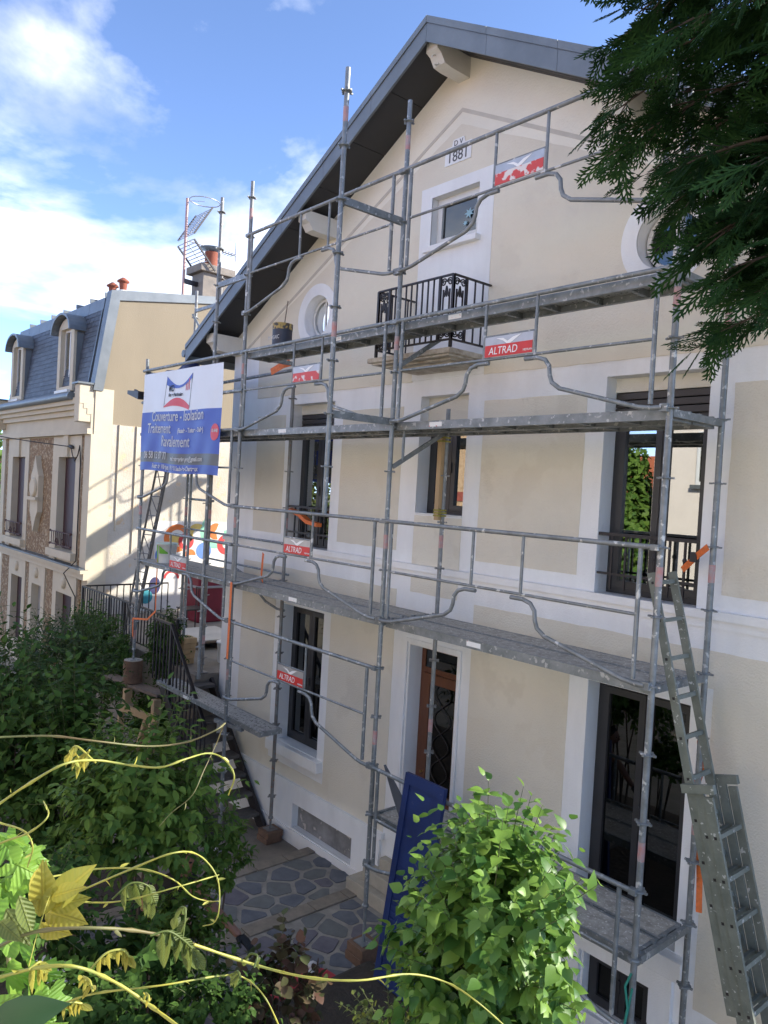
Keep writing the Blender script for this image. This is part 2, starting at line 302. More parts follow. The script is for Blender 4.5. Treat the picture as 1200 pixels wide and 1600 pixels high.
# windows ---------------------------------------------------------
def frame_rect(b, x0, x1, z0, z1, t, y0, y1):
    b.box(x0, x0+t, y0, y1, z0, z1); b.box(x1-t, x1, y0, y1, z0, z1); b.box(x0+t, x1-t, y0, y1, z0, z0+t); b.box(x0+t, x1-t, y0, y1, z1-t, z1)
def window(w, ztop=None, m=ANTH, panes=2, gm=GLASS, y=YF+.19, t=.055, transom=None):
    x0, x1, z0, z1 = w; x0 += .002; x1 -= .002; z0 += .002; z1 = (ztop or z1)-.002
    b = MB(); frame_rect(b, x0, x1, z0, z1, t, y, y+.07)
    root = b.build('window', m, house); n = panes; ww = (x1-x0-2*t)/n
    zs = [z0+t, z1-t] if not transom else [z0+t, transom, z1-t]
    for i in range(n):
        a, c = x0+t+i*ww, x0+t+(i+1)*ww; s = MB(); frame_rect(s, a+.003, c-.003, z0+t+.003, z1-t-.003, .062, y-.018, y+.045)
        if transom: s.box(a+.066, c-.066, y-.016, y+.043, transom-.03, transom+.03)
        s.build('casement', m, root)
        MB().box(a+.06, c-.06, y+.012, y+.020, z0+t+.06, z1-t-.06).build('pane', gm, root)
    if n == 2: MB().box((x0+x1)/2-.012, (x0+x1)/2+.012, y-.034, y-.019, z0+t+.9*(z1-z0)*.45, z0+t+.9*(z1-z0)*.45+.12).build('handle', m, root)
    return root
def shutter_box(w, z0, z1, y=YF+.16):
    for i in range(3):
        h = (z1-z0)/3
        MB().bevbox(w[0]+.003, w[1]-.003, y-.01*i*0, y+.03, z0+i*h+.002, z0+(i+1)*h-.006, .006).build('roller_shutter_slat', mat('shutter_brown', (.055,.048,.045), .45, var=.1), house)
    MB().box(w[0]+.001, w[1]-.001, y-.005, y+.1, z1+.001, w[3]-.002).build('lintel_filler', CREAM, house)
for w in (W1L, W1R): window(w, 2.12); shutter_box(w, 2.12, 2.33)
window(W1M, 2.13); MB().box(W1M[0]+.001, W1M[1]-.001, YF+.13, YF+.3, 2.131, W1M[3]-.002).build('lintel_filler', BEIGE, house)
window(GL, gm=GLASSD); window(GR, gm=GLASSD, transom=None)
window(AT, panes=1, m=mat('white_joinery', (.72,.71,.67), .5), t=.03, y=YF+.085, gm=GLASSD)
stk = mat('pale_blue_sticker', (.35,.55,.62), .6, var=.2)
window(CELL, panes=2, gm=GLASSD, t=.03, y=YF+.1)
for cx, cz, sc_ in ((-3.17,4.44,.075),(-3.22,4.34,.04)):
    MB().xz([(cx+sc_*math.cos(a)*(1 if k%2 else .45), cz+sc_*.8*math.sin(a)*(1 if k%2 else .45)) for k, a in enumerate([2*math.pi*j/14 for j in range(14)])], YF+.080, YF+.082).build('window_sticker', stk, house)
CURT = mat('plum_curtain', (.16,.05,.06), .9, var=.3, scale=5); 
def curtain(x0, x1, z0, z1, m, y=YF+.5):
    n = 40; P = [(x0+(x1-x0)*i/n, y+.03*math.sin(i*1.15)) for i in range(n+1)]
    MB().add([(x,yy,z) for x, yy in P for z in (z0, z1)], [(2*i,2*i+2,2*i+3,2*i+1) for i in range(n)], True).build('curtain', m, house, fix=False)
curtain(-6.3,-5.9,.5,2.1,CURT); curtain(-1.3,-1.05,.5,2.1,CURT); curtain(-6.3,-6.05,-2.3,-.4, mat('grey_curtain',(.3,.3,.3),.9,var=.2)); curtain(-5.6,-5.35,-2.3,-.4, MATS['grey_curtain'])
# balconette rails
def balconette(x0, x1, knob=True):
    y = YF+.03; b = MB(); zt, zb = 1.02, .66
    b.bar((x0,y,zt),(x1,y,zt),.035,.03); b.bar((x0,y,zb),(x1,y,zb),.025,.02)
    o = b.build('balconette_rail', BLACKIRON, house)
    n = 7
    for i in range(1, n):
        x = x0+(x1-x0)*i/n; k = MB().bar((x,y,zb-.14),(x,y,zt-.016),.018,.018,(0,1,0))
        if i%2 == 0: k.lathe((x,y,zt-.17), [(.009,-.03),(.022,0),(.009,.03)], 8)
        k.build('baluster', BLACKIRON, o)
balconette(W1R[0]+.002, W1R[1]-.002); balconette(W1L[0]+.002, W1L[1]-.002)
# door ------------------------------------------------------------
DOORW = mat('varnished_brown_door', (.17,.065,.03), .4, col2=(.11,.04,.02), scale=7, bump=.001, bscale=60, streak=.2)
x0, x1, z0, z1 = GD; b = MB(); y = YF+.2; frame_rect(b, x0+.002, x1-.002, z0+.002, z1-.002, .06, y, y+.08); b.box(x0+.06, x1-.06, y, y+.07, z1-.33, z1-.27)
door = b.build('door', DOORW, house)
b = MB(); frame_rect(b, x0+.064, x1-.064, z0+.07, z1-.335, .11, y-.02, y+.05); b.box(x0+.18, x1-.18, y-.015, y+.045, z0+.18, z0+.85); b.build('door_leaf', DOORW, door)
MB().box(x0+.172, x1-.172, y+.012, y+.02, z0+.85, z1-.447).build('pane', GLASSD, door); MB().box(x0+.062, x1-.062, y+.012, y+.02, z1-.268, z1-.064).build('transom_pane', GLASSD, door)
gr = MB(); cx = (x0+x1)/2
for k in range(4):
    zz = z0+.95+k*.3
    for s in (-1, 1): gr.tube([(cx+s*.13*math.sin(math.pi*t/10), y-.005, zz+.3*t/10) for t in range(11)], .006, 5)
gr.build('wrought_iron_grille', BLACKIRON, door)
MB().lathe((x0+.13, y-.05, -1.95), [(.012,0),(.012,.05),(.03,.052),(.03,.06)][::-1], 10, (0,1,0)).build('handle', mat('brass', (.5,.36,.12), .3, metal=.9), door)
STEP = mat('pale_stone_step', (.46,.41,.32), .85, col2=(.34,.31,.25), scale=5, bump=.004, bscale=60)
for i, (d, zt) in enumerate(((.30,-3.36),(.20,-3.20),(.10,-3.04))):
    MB().bevbox(-4.22+.18*i, -2.45-.1*i, YF-d-.62*0-.0, YF-.001-(.06 if i==9 else 0), -3.7 if i==0 else zt-.158, zt, .012).build('door_step', STEP, house)
# balcony ---------------------------------------------------------
bx0, bx1, by = -3.87, -2.70, .45
STONE = mat('stained_balcony_stone', (.55,.51,.44), .85, col2=(.30,.25,.19), scale=9, bump=.006, bscale=45)
bal = MB().bevbox(bx0-.07, bx1+.06, by-.07, YF-.015, 2.73, 2.785, .012).build('balcony_slab', STONE, house)
b = MB()
for k in range(3): b.box(bx0-.03+.07*k, bx1+.02-.07*k, by-.03+.10*k, YF-.016, 2.73-.02*(k+1), 2.7295-.02*k)
b.build('slab_moulding', STONE, bal)
rail = MB(); zt, zb = 3.535, 2.88
for p in ([(bx0,YF-.012,zt),(bx0,by,zt),(bx1,by,zt),(bx1,YF-.012,zt)],[(bx0,YF-.012,zb),(bx0,by,zb),(bx1,by,zb),(bx1,YF-.012,zb)]):
    for a, c in zip(p, p[1:]): rail.bar(a, c, .03, .016)
for x, yy in ((bx0,by),(bx1,by)): rail.bar((x,yy,2.80),(x,yy,zt),.028,.028,(0,1,0))
rl = rail.build('balcony_railing', BLACKIRON, house)
def vbar(p, h0=zb, h1=zt, t=.014, nm='baluster'): MB().bar((p[0],p[1],h0),(p[0],p[1],h1),t,t,(0,1,0)).build(nm, BLACKIRON, rl)
for i in range(1, 9):
    x = bx0+.2+(bx1-bx0-.4)*i/9
    if bx0+.21 < x < bx1-.21: vbar((x,by))
for x in (bx0, bx1):
    for q in (.32, .44): vbar((x, by+q))
def spiral(c, u, w, r, turns, s, z0, up):
    pts = []
    for i in range(22):
        a = i/21*turns*2*math.pi; rr = r*(1-.8*i/21); pts.append(Vector(c)+Vector(u)*(s*rr*math.cos(a))+Vector((0,0,up))*(rr*math.sin(a)))
    return pts
def scroll_panel(c0, u):
    u = Vector(u); c0 = Vector(c0); b = MB(); wd = .19
    for d in (.0, wd): b.bar(c0+u*d+Vector((0,0,zb)), c0+u*d+Vector((0,0,zt)), .03, .022, (0,1,0))
    for d in (.05, wd-.05): b.bar(c0+u*d+Vector((0,0,zb+.14)), c0+u*d+Vector((0,0,zt-.14)), .014, .014, (0,1,0))
    for zc, up in ((zt-.065,1),(zb+.065,-1)):
        for s in (-1,1): b.tube(spiral(c0+u*(wd/2+s*.045)+Vector((0,0,zc)), u, None, .042, 1.6, -s, 0, up), .008, 5)
        for s in (-.5,0,.5): b.bar(c0+u*(wd/2)+Vector((0,0,zc-up*.04)), c0+u*(wd/2+s*.06)+Vector((0,0,zc-up*.15)), .012, .012, (0,1,0))
    b.build('scroll_panel', BLACKIRON, rl)
scroll_panel((bx0,by,0),(1,0,0)); scroll_panel((bx1,by,0),(-1,0,0)); scroll_panel((bx1,by,0),(0,1,0)); scroll_panel((bx0,by,0),(0,1,0))
# date plaque
pq = MB().xz([(-3.50,5.00),(-3.10,5.00),(-3.10,5.20),(-3.20,5.20),(-3.22,5.27),(-3.38,5.27),(-3.40,5.20),(-3.50,5.20)], YF-.02, YF-.0102).build('date_plaque', WHITE, house)
INK = mat('dark_grey_paint', (.09,.09,.09), .7)
text('1881', .165, (-3.30,YF-.0215,5.025), (1,0,0), (0,0,1), 'date_numerals', INK, pq); text('D V', .085, (-3.30,YF-.0215,5.195), (1,0,0), (0,0,1), 'initials', INK, pq)
# roof ------------------------------------------------------------
YR0, YR1 = .44, 11.4; EL = 5.27
TILE = mat('red_roof_tile', (.34,.11,.06), .85, col2=(.24,.09,.06), scale=8, bump=.02, bscale=12)
SOFF = mat('dark_soffit_board', (.032,.032,.034), .6, var=.12, scale=3)
cs = math.sqrt(1+SLOPE**2)
for s in (-1, 1):
    n = Vector((s*SLOPE,0,1)).normalized()
    A = Vector((XC,YR0,6.202)); Bp = Vector((XC+s*EL,YR0,6.202-SLOPE*EL)); th = .12
    rf = MB().prism([A, Bp, Bp+Vector((0,0,th)), A+Vector((0,0,th))], (0,YR1-YR0,0)).build('roof_slope', TILE, house)
    # soffit boards under the verge, one after the other down the slope
    L = EL*cs; nb = 8
    for i in range(nb):
        d0, d1 = EL*i/nb+.004, EL*(i+1)/nb-.004
        P = lambda d, dz: Vector((XC+s*d, YR0+.001, 6.20-SLOPE*d-dz))
        MB().prism([P(d0,0), P(d1,0), P(d1,.022), P(d0,.022)], (0, YF-YR0-.003 if d1 < 4.75 else 1.6, 0)).build('soffit_board', SOFF, rf)
    # narrow boards on the underside
    if s == 1:
        for j in range(6):
            y0 = YR0+.02+j*.092; P = lambda d, dz: Vector((XC+d, y0, 6.20-SLOPE*d-dz))
            MB().prism([P(.03,.0225), P(EL-.03,.0225), P(EL-.03,.034), P(.03,.034)], (0,.078,0)).build('soffit_slat', SOFF, rf)
    nf = 6
    for i in range(nf):
        d0, d1 = EL*i/nf+(.0 if i else 0)+.002, EL*(i+1)/nf-.002
        f0 = [(XC+s*d0, 6.27-SLOPE*d0),(XC+s*d1, 6.27-SLOPE*d1),(XC+s*d1, 6.075-SLOPE*d1),(XC+s*d0, 6.075-SLOPE*d0)]
        f = MB().xz(f0, YR0-.032, YR0-.004)
        f.xz([(XC+s*d0, 6.345-SLOPE*d0),(XC+s*d1, 6.345-SLOPE*d1),(XC+s*d1, 6.271-SLOPE*d1),(XC+s*d0, 6.271-SLOPE*d0)], YR0-.045, YR0+.12)
        f.build('zinc_verge_flashing', ZINC, rf)
    e0 = XC+s*EL
    MB().box(min(e0+s*.0,e0+s*.03), max(e0,e0+s*.03), YR0, YR1, 6.07-SLOPE*EL, 6.33-SLOPE*EL).build('eave_fascia', ZINC, rf)
    g = MB(); g.tube([(e0+s*.10, YR0-.02, 6.22-SLOPE*EL),(e0+s*.10, YR1, 6.2-SLOPE*EL)], .06, 10); g.build('gutter', ZINC, rf)
for k in range(26):
    y0 = YR0+.55+k*.42; q = MB()
    q.tube([(XC,y0,6.345),(XC,y0+.45,6.345)], [.095,.105], 12); q.build('ridge_tile', mat('ridge_tile_clay', (.45,.13,.07), .8, var=.3, scale=3), house)
# white purlin ends
def purlin(x, zt, w=.17, h=.24, y0=.50):
    prof = [(YF-.006, zt), (YF-.006, zt-h), (y0+.22, zt-h), (y0+.12, zt-h*.95), (y0+.06, zt-h*.62), (y0+.0, zt-h*.5), (y0, zt)]
    return MB().prism([(x-w/2, a, c) for a, c in prof], (w,0,0)).build('purlin_end', mat('purlin_white_paint', (.70,.68,.62), .7, var=.08, bump=.002), house)
p = purlin(XC, 6.165-.02, h=.25)
MB().tube([(XC+.0, .56+.05*math.cos(a), 5.94+.05*math.sin(a)) for a in [k*math.pi/7-1.9 for k in range(12)]], .009, 6).build('hook', mat('purlin_white_paint', (.70,.68,.62)), p)
for s in (-1, 1):
    purlin(XC+s*2.30, roofz(XC+s*2.30)-.07); purlin(XC+s*4.66, roofz(XC+s*4.66)-.07, w=.2, h=.26)
# ================================================================ the neighbouring house with the slate mansard
NX0, NX1, NY = -20.8, -13.957, 1.0
nb = thing('mansard_house', ((NX0+NX1)/2, NY, -3.5), 'narrow old townhouse with slate mansard, two dormers and rough stone panels', 'house')
LIME = mat('ochre_limestone_paint', (.60,.53,.40), .85, var=.1, scale=2, bump=.003, bscale=50)
RUB = mat('millstone_rubble', (.34,.23,.13), .95, col2=(.20,.13,.08), scale=14, bump=.05, bscale=26, speck=(.5,.4,.27), speck_scale=17, speck_t=.55)
OLDW = mat('peeling_white_wall', (.56,.525,.46), .9, col2=(.45,.39,.30), scale=.9, bump=.008, bscale=26, speck=(.58,.45,.30), speck_scale=4.5, speck_t=.61)
TAN = mat('tan_gable_render', (.275,.228,.158), .9, col2=(.24,.20,.14), scale=1.0, bump=.003, bscale=40, streak=.3)
SLATE = mat('blue_grey_slate', (.045,.054,.07), .6, island=1, col2=(.075,.088,.11), bump=.002, bscale=40)
SHUT = mat('dark_red_shutter', (.045,.012,.015), .55, var=.2, scale=6)
NJ = mat('white_joinery', (.72,.71,.67), .5)
def nbox(name, m, *b, parent=nb): return MB().box(*b).build(name, m, parent)
WIN = [(-16.02,-14.86,-.46,1.70), (-19.78,-18.66,-.46,1.70)]
GW = [(-19.45,-18.5,-3.2,-1.46), (-17.66,-16.92,-3.4,-1.49), (-15.80,-14.74,-3.0,-1.45)]
fw_ = MB().box(NX0, NX1-.001, NY, NY+.4, -4.0, 3.2).build('front_wall', LIME, nb)
def ncut(w, y0=NY-.2, y1=NY+.26): return MB().box(w[0], w[1], y0, y1, w[2], w[3]).build('cutter', LIME, nb)
cut(fw_, [ncut(w) for w in WIN+GW])
MB().box(NX0, NX0+.4, NY+.4, 9, -4.0, 3.2).build('side_wall', LIME, nb)
gy = 8.5
gs = MB().prism([(NX1-.4,NY+.401,-4.0),(NX1-.4,gy,-4.0),(NX1-.4,gy,2.45),(NX1-.4,NY+.401,2.45)], (.4,0,0)).build('party_wall', OLDW, nb)
MB().prism([(NX1-.38,NY+.13,2.4505),(NX1-.38,gy,2.4505),(NX1-.38,gy,6.1),(NX1-.38,4.5,5.72),(NX1-.38,NY+.33,5.2),(NX1-.38,NY+.17,3.2)], (.36,0,0)).build('gable_wall', TAN, nb)
# pilaster bands, cornice, belt
def strip(x0, x1, z0, z1, d, m=LIME, name='trim'): return MB().box(x0, x1, NY-d, NY-.001, z0, z1).build(name, m, nb)
for x0, x1 in ((NX0,-20.45),(-14.3,NX1+.03)): strip(x0, x1, -.75, 2.2, .07, name='corner_pilaster')
for w in WIN:
    for a, c in ((w[0]-.42,w[0]-.001),(w[1]+.001,w[1]+.32)): strip(a, c, -.72, 2.18, .05, name='window_surround')
    strip(w[0], w[1], w[3]+.001, 2.18, .05, name='window_surround'); strip((w[0]+w[1])/2-.14, (w[0]+w[1])/2+.14, w[3]+.002, 2.2, .10, name='keystone')
    strip(w[0]-.35, w[1]+.25, w[2]-.17, w[2]-.001, .16, name='sill')
for a, c in ((-20.44,-20.21),(-18.33,-16.45),(-14.53,-14.31)): strip(a, c, -.70, 2.17, .03, RUB, 'rubble_panel')
for z0, z1, d in ((2.2,2.32,.14),(2.321,2.62,.07),(2.621,2.74,.16),(2.741,2.84,.24),(2.841,2.98,.33)): MB().box(NX0-.05, NX1-.02, NY-d, NY-.0005, z0, z1).build('cornice', LIME, nb)
for x in (NX0+.12, NX1-.2): MB().bevbox(x-.12, x+.17, NY-.34, NY+.06, 2.45, 3.26, .02).build('parapet_block', LIME, nb); MB().box(x-.16, x+.21, NY-.39, NY+.10, 3.261, 3.30).build('block_cap', ZINC, nb)
for z0, z1, d, m in ((-.98,-.84,.10,LIME),(-.839,-.76,.17,LIME),(-.759,-.72,.2,ZINC)): MB().box(NX0-.02, NX1+.02, NY-d, NY-.0005, z0, z1).build('belt_course', m, nb)
g = MB(); g.tube([(NX0+.35,NY-.36,3.02),(NX1-.45,NY-.36,3.02)], .09, 10); g.build('gutter', ZINC, nb)
# medallion
md = MB(); mc = (-17.42, .78)
md.xz([(mc[0],mc[1]+.95),(mc[0]+.16,mc[1]+.62),(mc[0]+.30,mc[1]+.45),(mc[0]+.30,mc[1]-.45),(mc[0]+.16,mc[1]-.62),(mc[0],mc[1]-.95),(mc[0]-.16,mc[1]-.62),(mc[0]-.30,mc[1]-.45),(mc[0]-.30,mc[1]+.45),(mc[0]-.16,mc[1]+.62)], NY-.16, NY-.031)
md.lathe((mc[0],NY-.22,mc[1]+.16), [(.20,0),(.24,.03),(.24,.06)], 20, (0,1,0)); md.box(mc[0]-.36, mc[0]+.36, NY-.24, NY-.1605, mc[1]-.16, mc[1]-.08); md.build('medallion', LIME, nb)
# windows with folded shutters
for w in WIN+[GW[0],GW[2]]:
    f = MB(); y = NY+.2; frame_rect(f, w[0]+.002, w[1]-.002, w[2]+.002, w[3]-.002, .06, y, y+.05); f.box((w[0]+w[1])/2-.04, (w[0]+w[1])/2+.04, y, y+.05, w[2]+.06, w[3]-.06)
    f = f.build('window', NJ, nb); MB().box(w[0]+.05, w[1]-.05, y+.02, y+.03, w[2]+.05, w[3]-.05).build('pane', GLASSD, f)
    hw = (w[1]-w[0])*.30
    MB().box(w[0]+.03, w[1]-.28, NY+.11, NY+.14, w[2]+.01, w[3]-.012).build('shutter', SHUT, f)
    MB().box(w[1]-.05, w[1]-.012, NY+.03, NY+.18, w[2]+.01, w[3]-.012).build('shutter', SHUT, f)
for w in WIN:
    b = MB(); z = w[2]
    for zz in (z+.12, z+.42): b.bar((w[0]-.12,NY-.13,zz),(w[1]+.12,NY-.13,zz),.02,.02)
    n = 9
    for i in range(n+1):
        x = w[0]-.02+(w[1]-w[0]+.04)*i/n; b.bar((x,NY-.13,z+.12),(x,NY-.13,z+.42),.014,.014,(0,1,0))
    for s in (0, 1): b.tube(spiral(((w[0]+w[1])/2+(.2 if s else -.2),NY-.14,z+.2), (1,0,0), None, .12, 1.4, 1 if s else -1, 0, -1), .01, 5); 
    for s in (w[0]-.12, w[1]+.12): b.lathe((s,NY-.13,z+.42), [(.01,-.03),(.035,0),(.01,.03)], 8); b.lathe((s,NY-.13,z+.12), [(.01,-.03),(.035,0),(.01,.03)], 8)
    b.build('window_guard', mat('rusty_iron', (.10,.05,.045), .7, var=.3), nb)
dw = GW[1]; d = MB().box(dw[0]+.003, dw[1]-.003, NY+.12, NY+.17, dw[2], dw[3]-.003).build('door', mat('grey_door_paint', (.33,.34,.36), .5, var=.06), nb); MB().lathe((dw[1]-.12,NY+.06,-2.4), [(.03,0),(.03,.06)], 10, (0,1,0)).build('handle', BLACKIRON, d)
MB().box(dw[1]-.2, dw[1]-.02, NY+.09, NY+.119, dw[2], dw[3]-.004).build('door_leaf_edge', SHUT, d)
for w in GW:
    strip(w[0]-.26, w[1]+.26, w[3]+.001, -1.0, .05, name='lintel'); strip(w[0]-.26, w[0]-.001, -3.6, w[3], .05, name='jamb'); strip(w[1]+.001, w[1]+.26, -3.6, w[3], .05, name='jamb'); MB().lathe(((w[0]+w[1])/2,NY-.11,-1.2), [(.05,0),(.13,.03),(.13,.06)], 14, (0,1,0)).build('lintel_boss', LIME, nb)
for a, c in ((-20.5,-19.75),(-18.2,-17.95),(-16.6,-16.1),(-14.45,-14.3)): strip(a, c, -3.6, -1.02, .03, RUB, 'rubble_panel')
# mansard: sheathing, slates, dormers
my0, mz0, my1, mz1 = NY+.02, 3.05, NY+.30, 5.30
MB().prism([(NX0,my0+.02,mz0),(NX0,my1+.02,mz1),(NX0,7.5,6.0),(NX0,7.5,mz0)], (NX1-NX0-.39,0,0)).build('mansard_core', SLATE, nb)
sv, sf = [], []; rows = 17; sw = .26
for r_ in range(rows):
    t0 = r_/rows; z0 = mz0+(mz1-.28-mz0)*t0; z1 = z0+.19; yb = my0+(my1-my0)*(z0-mz0)/(mz1-mz0); yt = my0+(my1-my0)*(z1-mz0)/(mz1-mz0)
    x = NX0+.05-(sw/2 if r_%2 else 0)
    while x < NX1-.46:
        a, c = max(x,NX0+.05)+.004, min(x+sw,NX1-.46)-.004; j = random.uniform(-.004,.004)
        if c-a > .03: n = len(sv); sv += [(a,yb-.016+j,z0),(c,yb-.016-j,z0),(c,yt-.003,z1),(a,yt-.003,z1),(a,yb-.004,z0),(c,yb-.004,z0)]; sf += [(n,n+1,n+2,n+3),(n,n+4,n+5,n+1)]
        x += sw
MB().add(sv, sf).build('slate', SLATE, nb, fix=False, kind='stuff')
xs = np.linspace(NX0, NX1-.45, 8)
for a, c in zip(xs, xs[1:]):
    MB().prism([(a+.005,my1-.055,mz1-.30),(a+.005,my1-.02,mz1-.02),(a+.005,my1+.25,mz1+.06),(a+.005,my1+.25,mz1+.0),(a+.005,my1+.0,mz1-.04),(a+.005,my1-.03,mz1-.30)], (c-a-.01,0,0)).build('zinc_ridge_sheet', ZINC, nb)
    MB().box(c-.02, c+.02, my1-.03, my1+.2, mz1-.01, mz1+.085).build('ridge_seam', ZINC, nb)
# zinc verge on the party wall side
zv = MB(); zv.prism([(NX1-.24,my0-.08,mz0+.1),(NX1-.24,my1-.06,mz1+.06),(NX1-.24,4.5,5.84),(NX1-.24,gy,6.2),(NX1-.24,gy,6.06),(NX1-.24,4.5,5.68),(NX1-.24,my1+.13,mz1-.13),(NX1-.24,my0+.13,mz0+.1)], (.262,0,0)); zv.build('zinc_verge', ZINC, nb)
MB().box(NX1-.46, NX1-.39, my0-.10, my0+.02, mz0, mz0+.05).build('flashing_foot', ZINC, nb)
MB().prism([(NX1-.44,my0-.10,mz0),(NX1-.44,my1-.09,mz1-.3),(NX1-.44,my1-.02,mz1-.3),(NX1-.44,my0-.02,mz0)], (.05,0,0)).build('zinc_upstand', ZINC, nb)
for xa, xb in ((-16.52,-15.42),(-20.42,-19.36)):
    yq = NY-.02; z0, zs = 3.24, 4.62; xm = (xa+xb)/2; rr = (xb-xa)/2
    arc = [(xm+rr*math.cos(a), zs+rr*.62*math.sin(a)) for a in [math.pi*k/14 for k in range(15)]]
    d = MB().xz([(xa,z0),(xb,z0)]+arc, yq, NY+.7).build('dormer', LIME, nb); cut(d, [MB().box(xa+.19,xb-.19,yq-.1,yq+.2,z0+.12,zs+.1).build('cutter',LIME,nb)])
    f = MB(); frame_rect(f, xa+.192, xb-.192, z0+.122, zs+.098, .05, yq+.1, yq+.15); f.box(xm-.03,xm+.03,yq+.1,yq+.15,z0+.17,zs+.05); f = f.build('window', NJ, d); MB().box(xa+.23,xb-.23,yq+.12,yq+.13,z0+.16,zs+.06).build('pane', GLASS, f)
    out = [(xm+(rr+.12)*math.cos(a), zs+(rr+.12)*.66*math.sin(a)) for a in [math.pi*k/14 for k in range(15)]]; inn = [(xm+(rr+.055)*math.cos(a), zs+.005+(rr+.055)*.64*math.sin(a)) for a in [math.pi*k/14 for k in range(15)]]
    MB().xz(out+inn[::-1], yq-.16, NY+.75).build('dormer_roof', ZINC, d)
    for s in (xa-.02, xb+.001): MB().box(s, s+.019, yq+.06, NY+.7, z0, zs).build('dormer_cheek', ZINC, d)
    MB().box(xa+.1, xb-.1, yq-.08, yq-.002, z0-.03, z0+.03).build('sill', NJ, d)
CLAY = mat('terracotta', (.30,.085,.045), .8, var=.25, scale=6)
for x in (-15.25, -14.62):
    q = MB().lathe((x,NY+.75,mz1+.0), [(.10,0),(.10,.26),(.08,.26)], 14).build('vent_base', mat('white_joinery', (.72,.71,.67)), nb)
    MB().lathe((x,NY+.75,mz1+.261), [(.075,0),(.09,.15),(.09,.17),(.14,.19),(.13,.22),(.03,.29)], 14).build('chimney_pot', CLAY, nb)
# chimney stack by the far roof
CH = mat('grey_chimney_render', (.27,.23,.19), .9, col2=(.18,.16,.14), scale=6, bump=.004, bscale=50)
cx, cy = -14.35, 3.78
ch = MB().box(cx-.28, cx+.30, cy-.34, cy+.34, 4.9, 6.28).build('chimney', CH, nb)
MB().bevbox(cx-.38, cx+.40, cy-.46, cy+.46, 6.281, 6.46, .02).build('chimney_cap', CH, ch); MB().lathe((cx,cy,6.461), [(.17,0),(.15,.34),(.16,.36),(.16,.40)], 16).build('chimney_pot', CLAY, ch)
MB().lathe((cx,cy,6.95), [(.02,-.09),(.30,0),(.02,.06)], 18).build('chimney_cowl', ZINC, ch)
# aerial
an = thing('television_aerial', (cx+.05,cy-.72,5.1), 'television aerial with grid reflector and ring on a reddish mast by chimney', 'aerial')
RMAST = mat('rusty_pink_mast', (.45,.28,.25), .5, metal=.3, var=.2)
m_ = (cx+.05, cy-.72); mt = MB(); mt.tube([(m_[0],m_[1],4.9),(m_[0],m_[1],7.95)], .035, 8); mt.build('mast', RMAST, an)
for z in (5.6, 6.02): MB().bar((m_[0],m_[1],z),(cx,cy-.341,z),.09,.10).build('bracket', BLACKIRON, an)
ALU = mat('aerial_aluminium', (.45,.45,.46), .4, metal=.6, var=.1)
b = MB(); c0 = Vector((m_[0],m_[1],7.6))
ring = [c0+Vector((.14*math.cos(a)*2.2+.30, .14*math.sin(a)*2.6+.3, .28)) for a in [2*math.pi*k/24 for k in range(25)]]; b.tube(ring, .012, 5, caps=False); b.tube([(m_[0],m_[1],7.9), c0+Vector((.3,.3,.28))], .006, 5)
b.build('fm_ring', ALU, an)
yd = Vector((0,1,0)); pd = Vector((1,0,0)); bm_ = MB(); mid = c0+Vector((0,0,-.62))
bm_.tube([mid, mid+yd*1.35+Vector((0,0,-.05))], .016, 6)
for k in range(9): q = mid+yd*(.6+.085*k)+Vector((0,0,-.05)); bm_.tube([q-pd*.14, q+pd*.14], .009, 5); bm_.tube([q+Vector((0,0,-.12)), q+Vector((0,0,.12))], .004, 5)
q = mid+yd*1.35; bm_.tube([q+Vector((0,0,-.26)), q+Vector((0,0,.26))], .02, 6); bm_.build('boom', ALU, an)
for s in (1, -1):
    g = MB(); d = (yd*.55+Vector((0,0,s*.9))).normalized() if s == 1 else (yd*.75+Vector((0,0,s*.8))).normalized()
    for k in range(11): q = mid+Vector((0,0,s*.05))+d*(.08*k+.02); g.tube([q-pd*.42, q+pd*.42], .011, 5)
    g.tube([mid, mid+d*.9], .013, 5); g.build('grid_reflector', ALU, an)
    for w_ in (-.42, .42): q = mid+pd*w_+Vector((0,0,s*.05)); MB().bar(q+d*.02, q+d*.86, .035, .03, pd).build('reflector_edge', BLACKIRON, an)
# overhead line and its anchor
w = MB(); a, c = Vector((-24,-3.5,4.2)), Vector((-15.05,NY-.10,1.93)); pts = [a.lerp(c, t/16)+Vector((0,0,-.5*math.sin(math.pi*t/16))) for t in range(17)]
w.tube(pts, .012, 5); w.tube([c, (-14.9,NY-.12,1.75),(-14.75,NY-.11,1.6),(-14.6,NY-.1,1.75),(-14.5,NY-.10,1.95),(-14.42,NY-.10,1.6),(-14.42,NY-.10,-.6),(-14.7,NY-.26,-.9),(-14.4,NY-.09,-1.4),(-14.42,NY-.09,-3.4)], .013, 5); w.lathe(c, [(.02,-.1),(.05,0),(.02,.1)], 8, (1,.1,-.3))
tag(w.build('overhead_cable', BLACKIRON), 'thin black service cable strung to the old townhouse front and down its corner', 'cable')

for y, zb in ((1.55,.1),(1.95,-.4)): MB().tube([(NX1+.02,y,2.46),(NX1+.02,y,zb)], .014, 6).build('wall_conduit', LIME, nb)
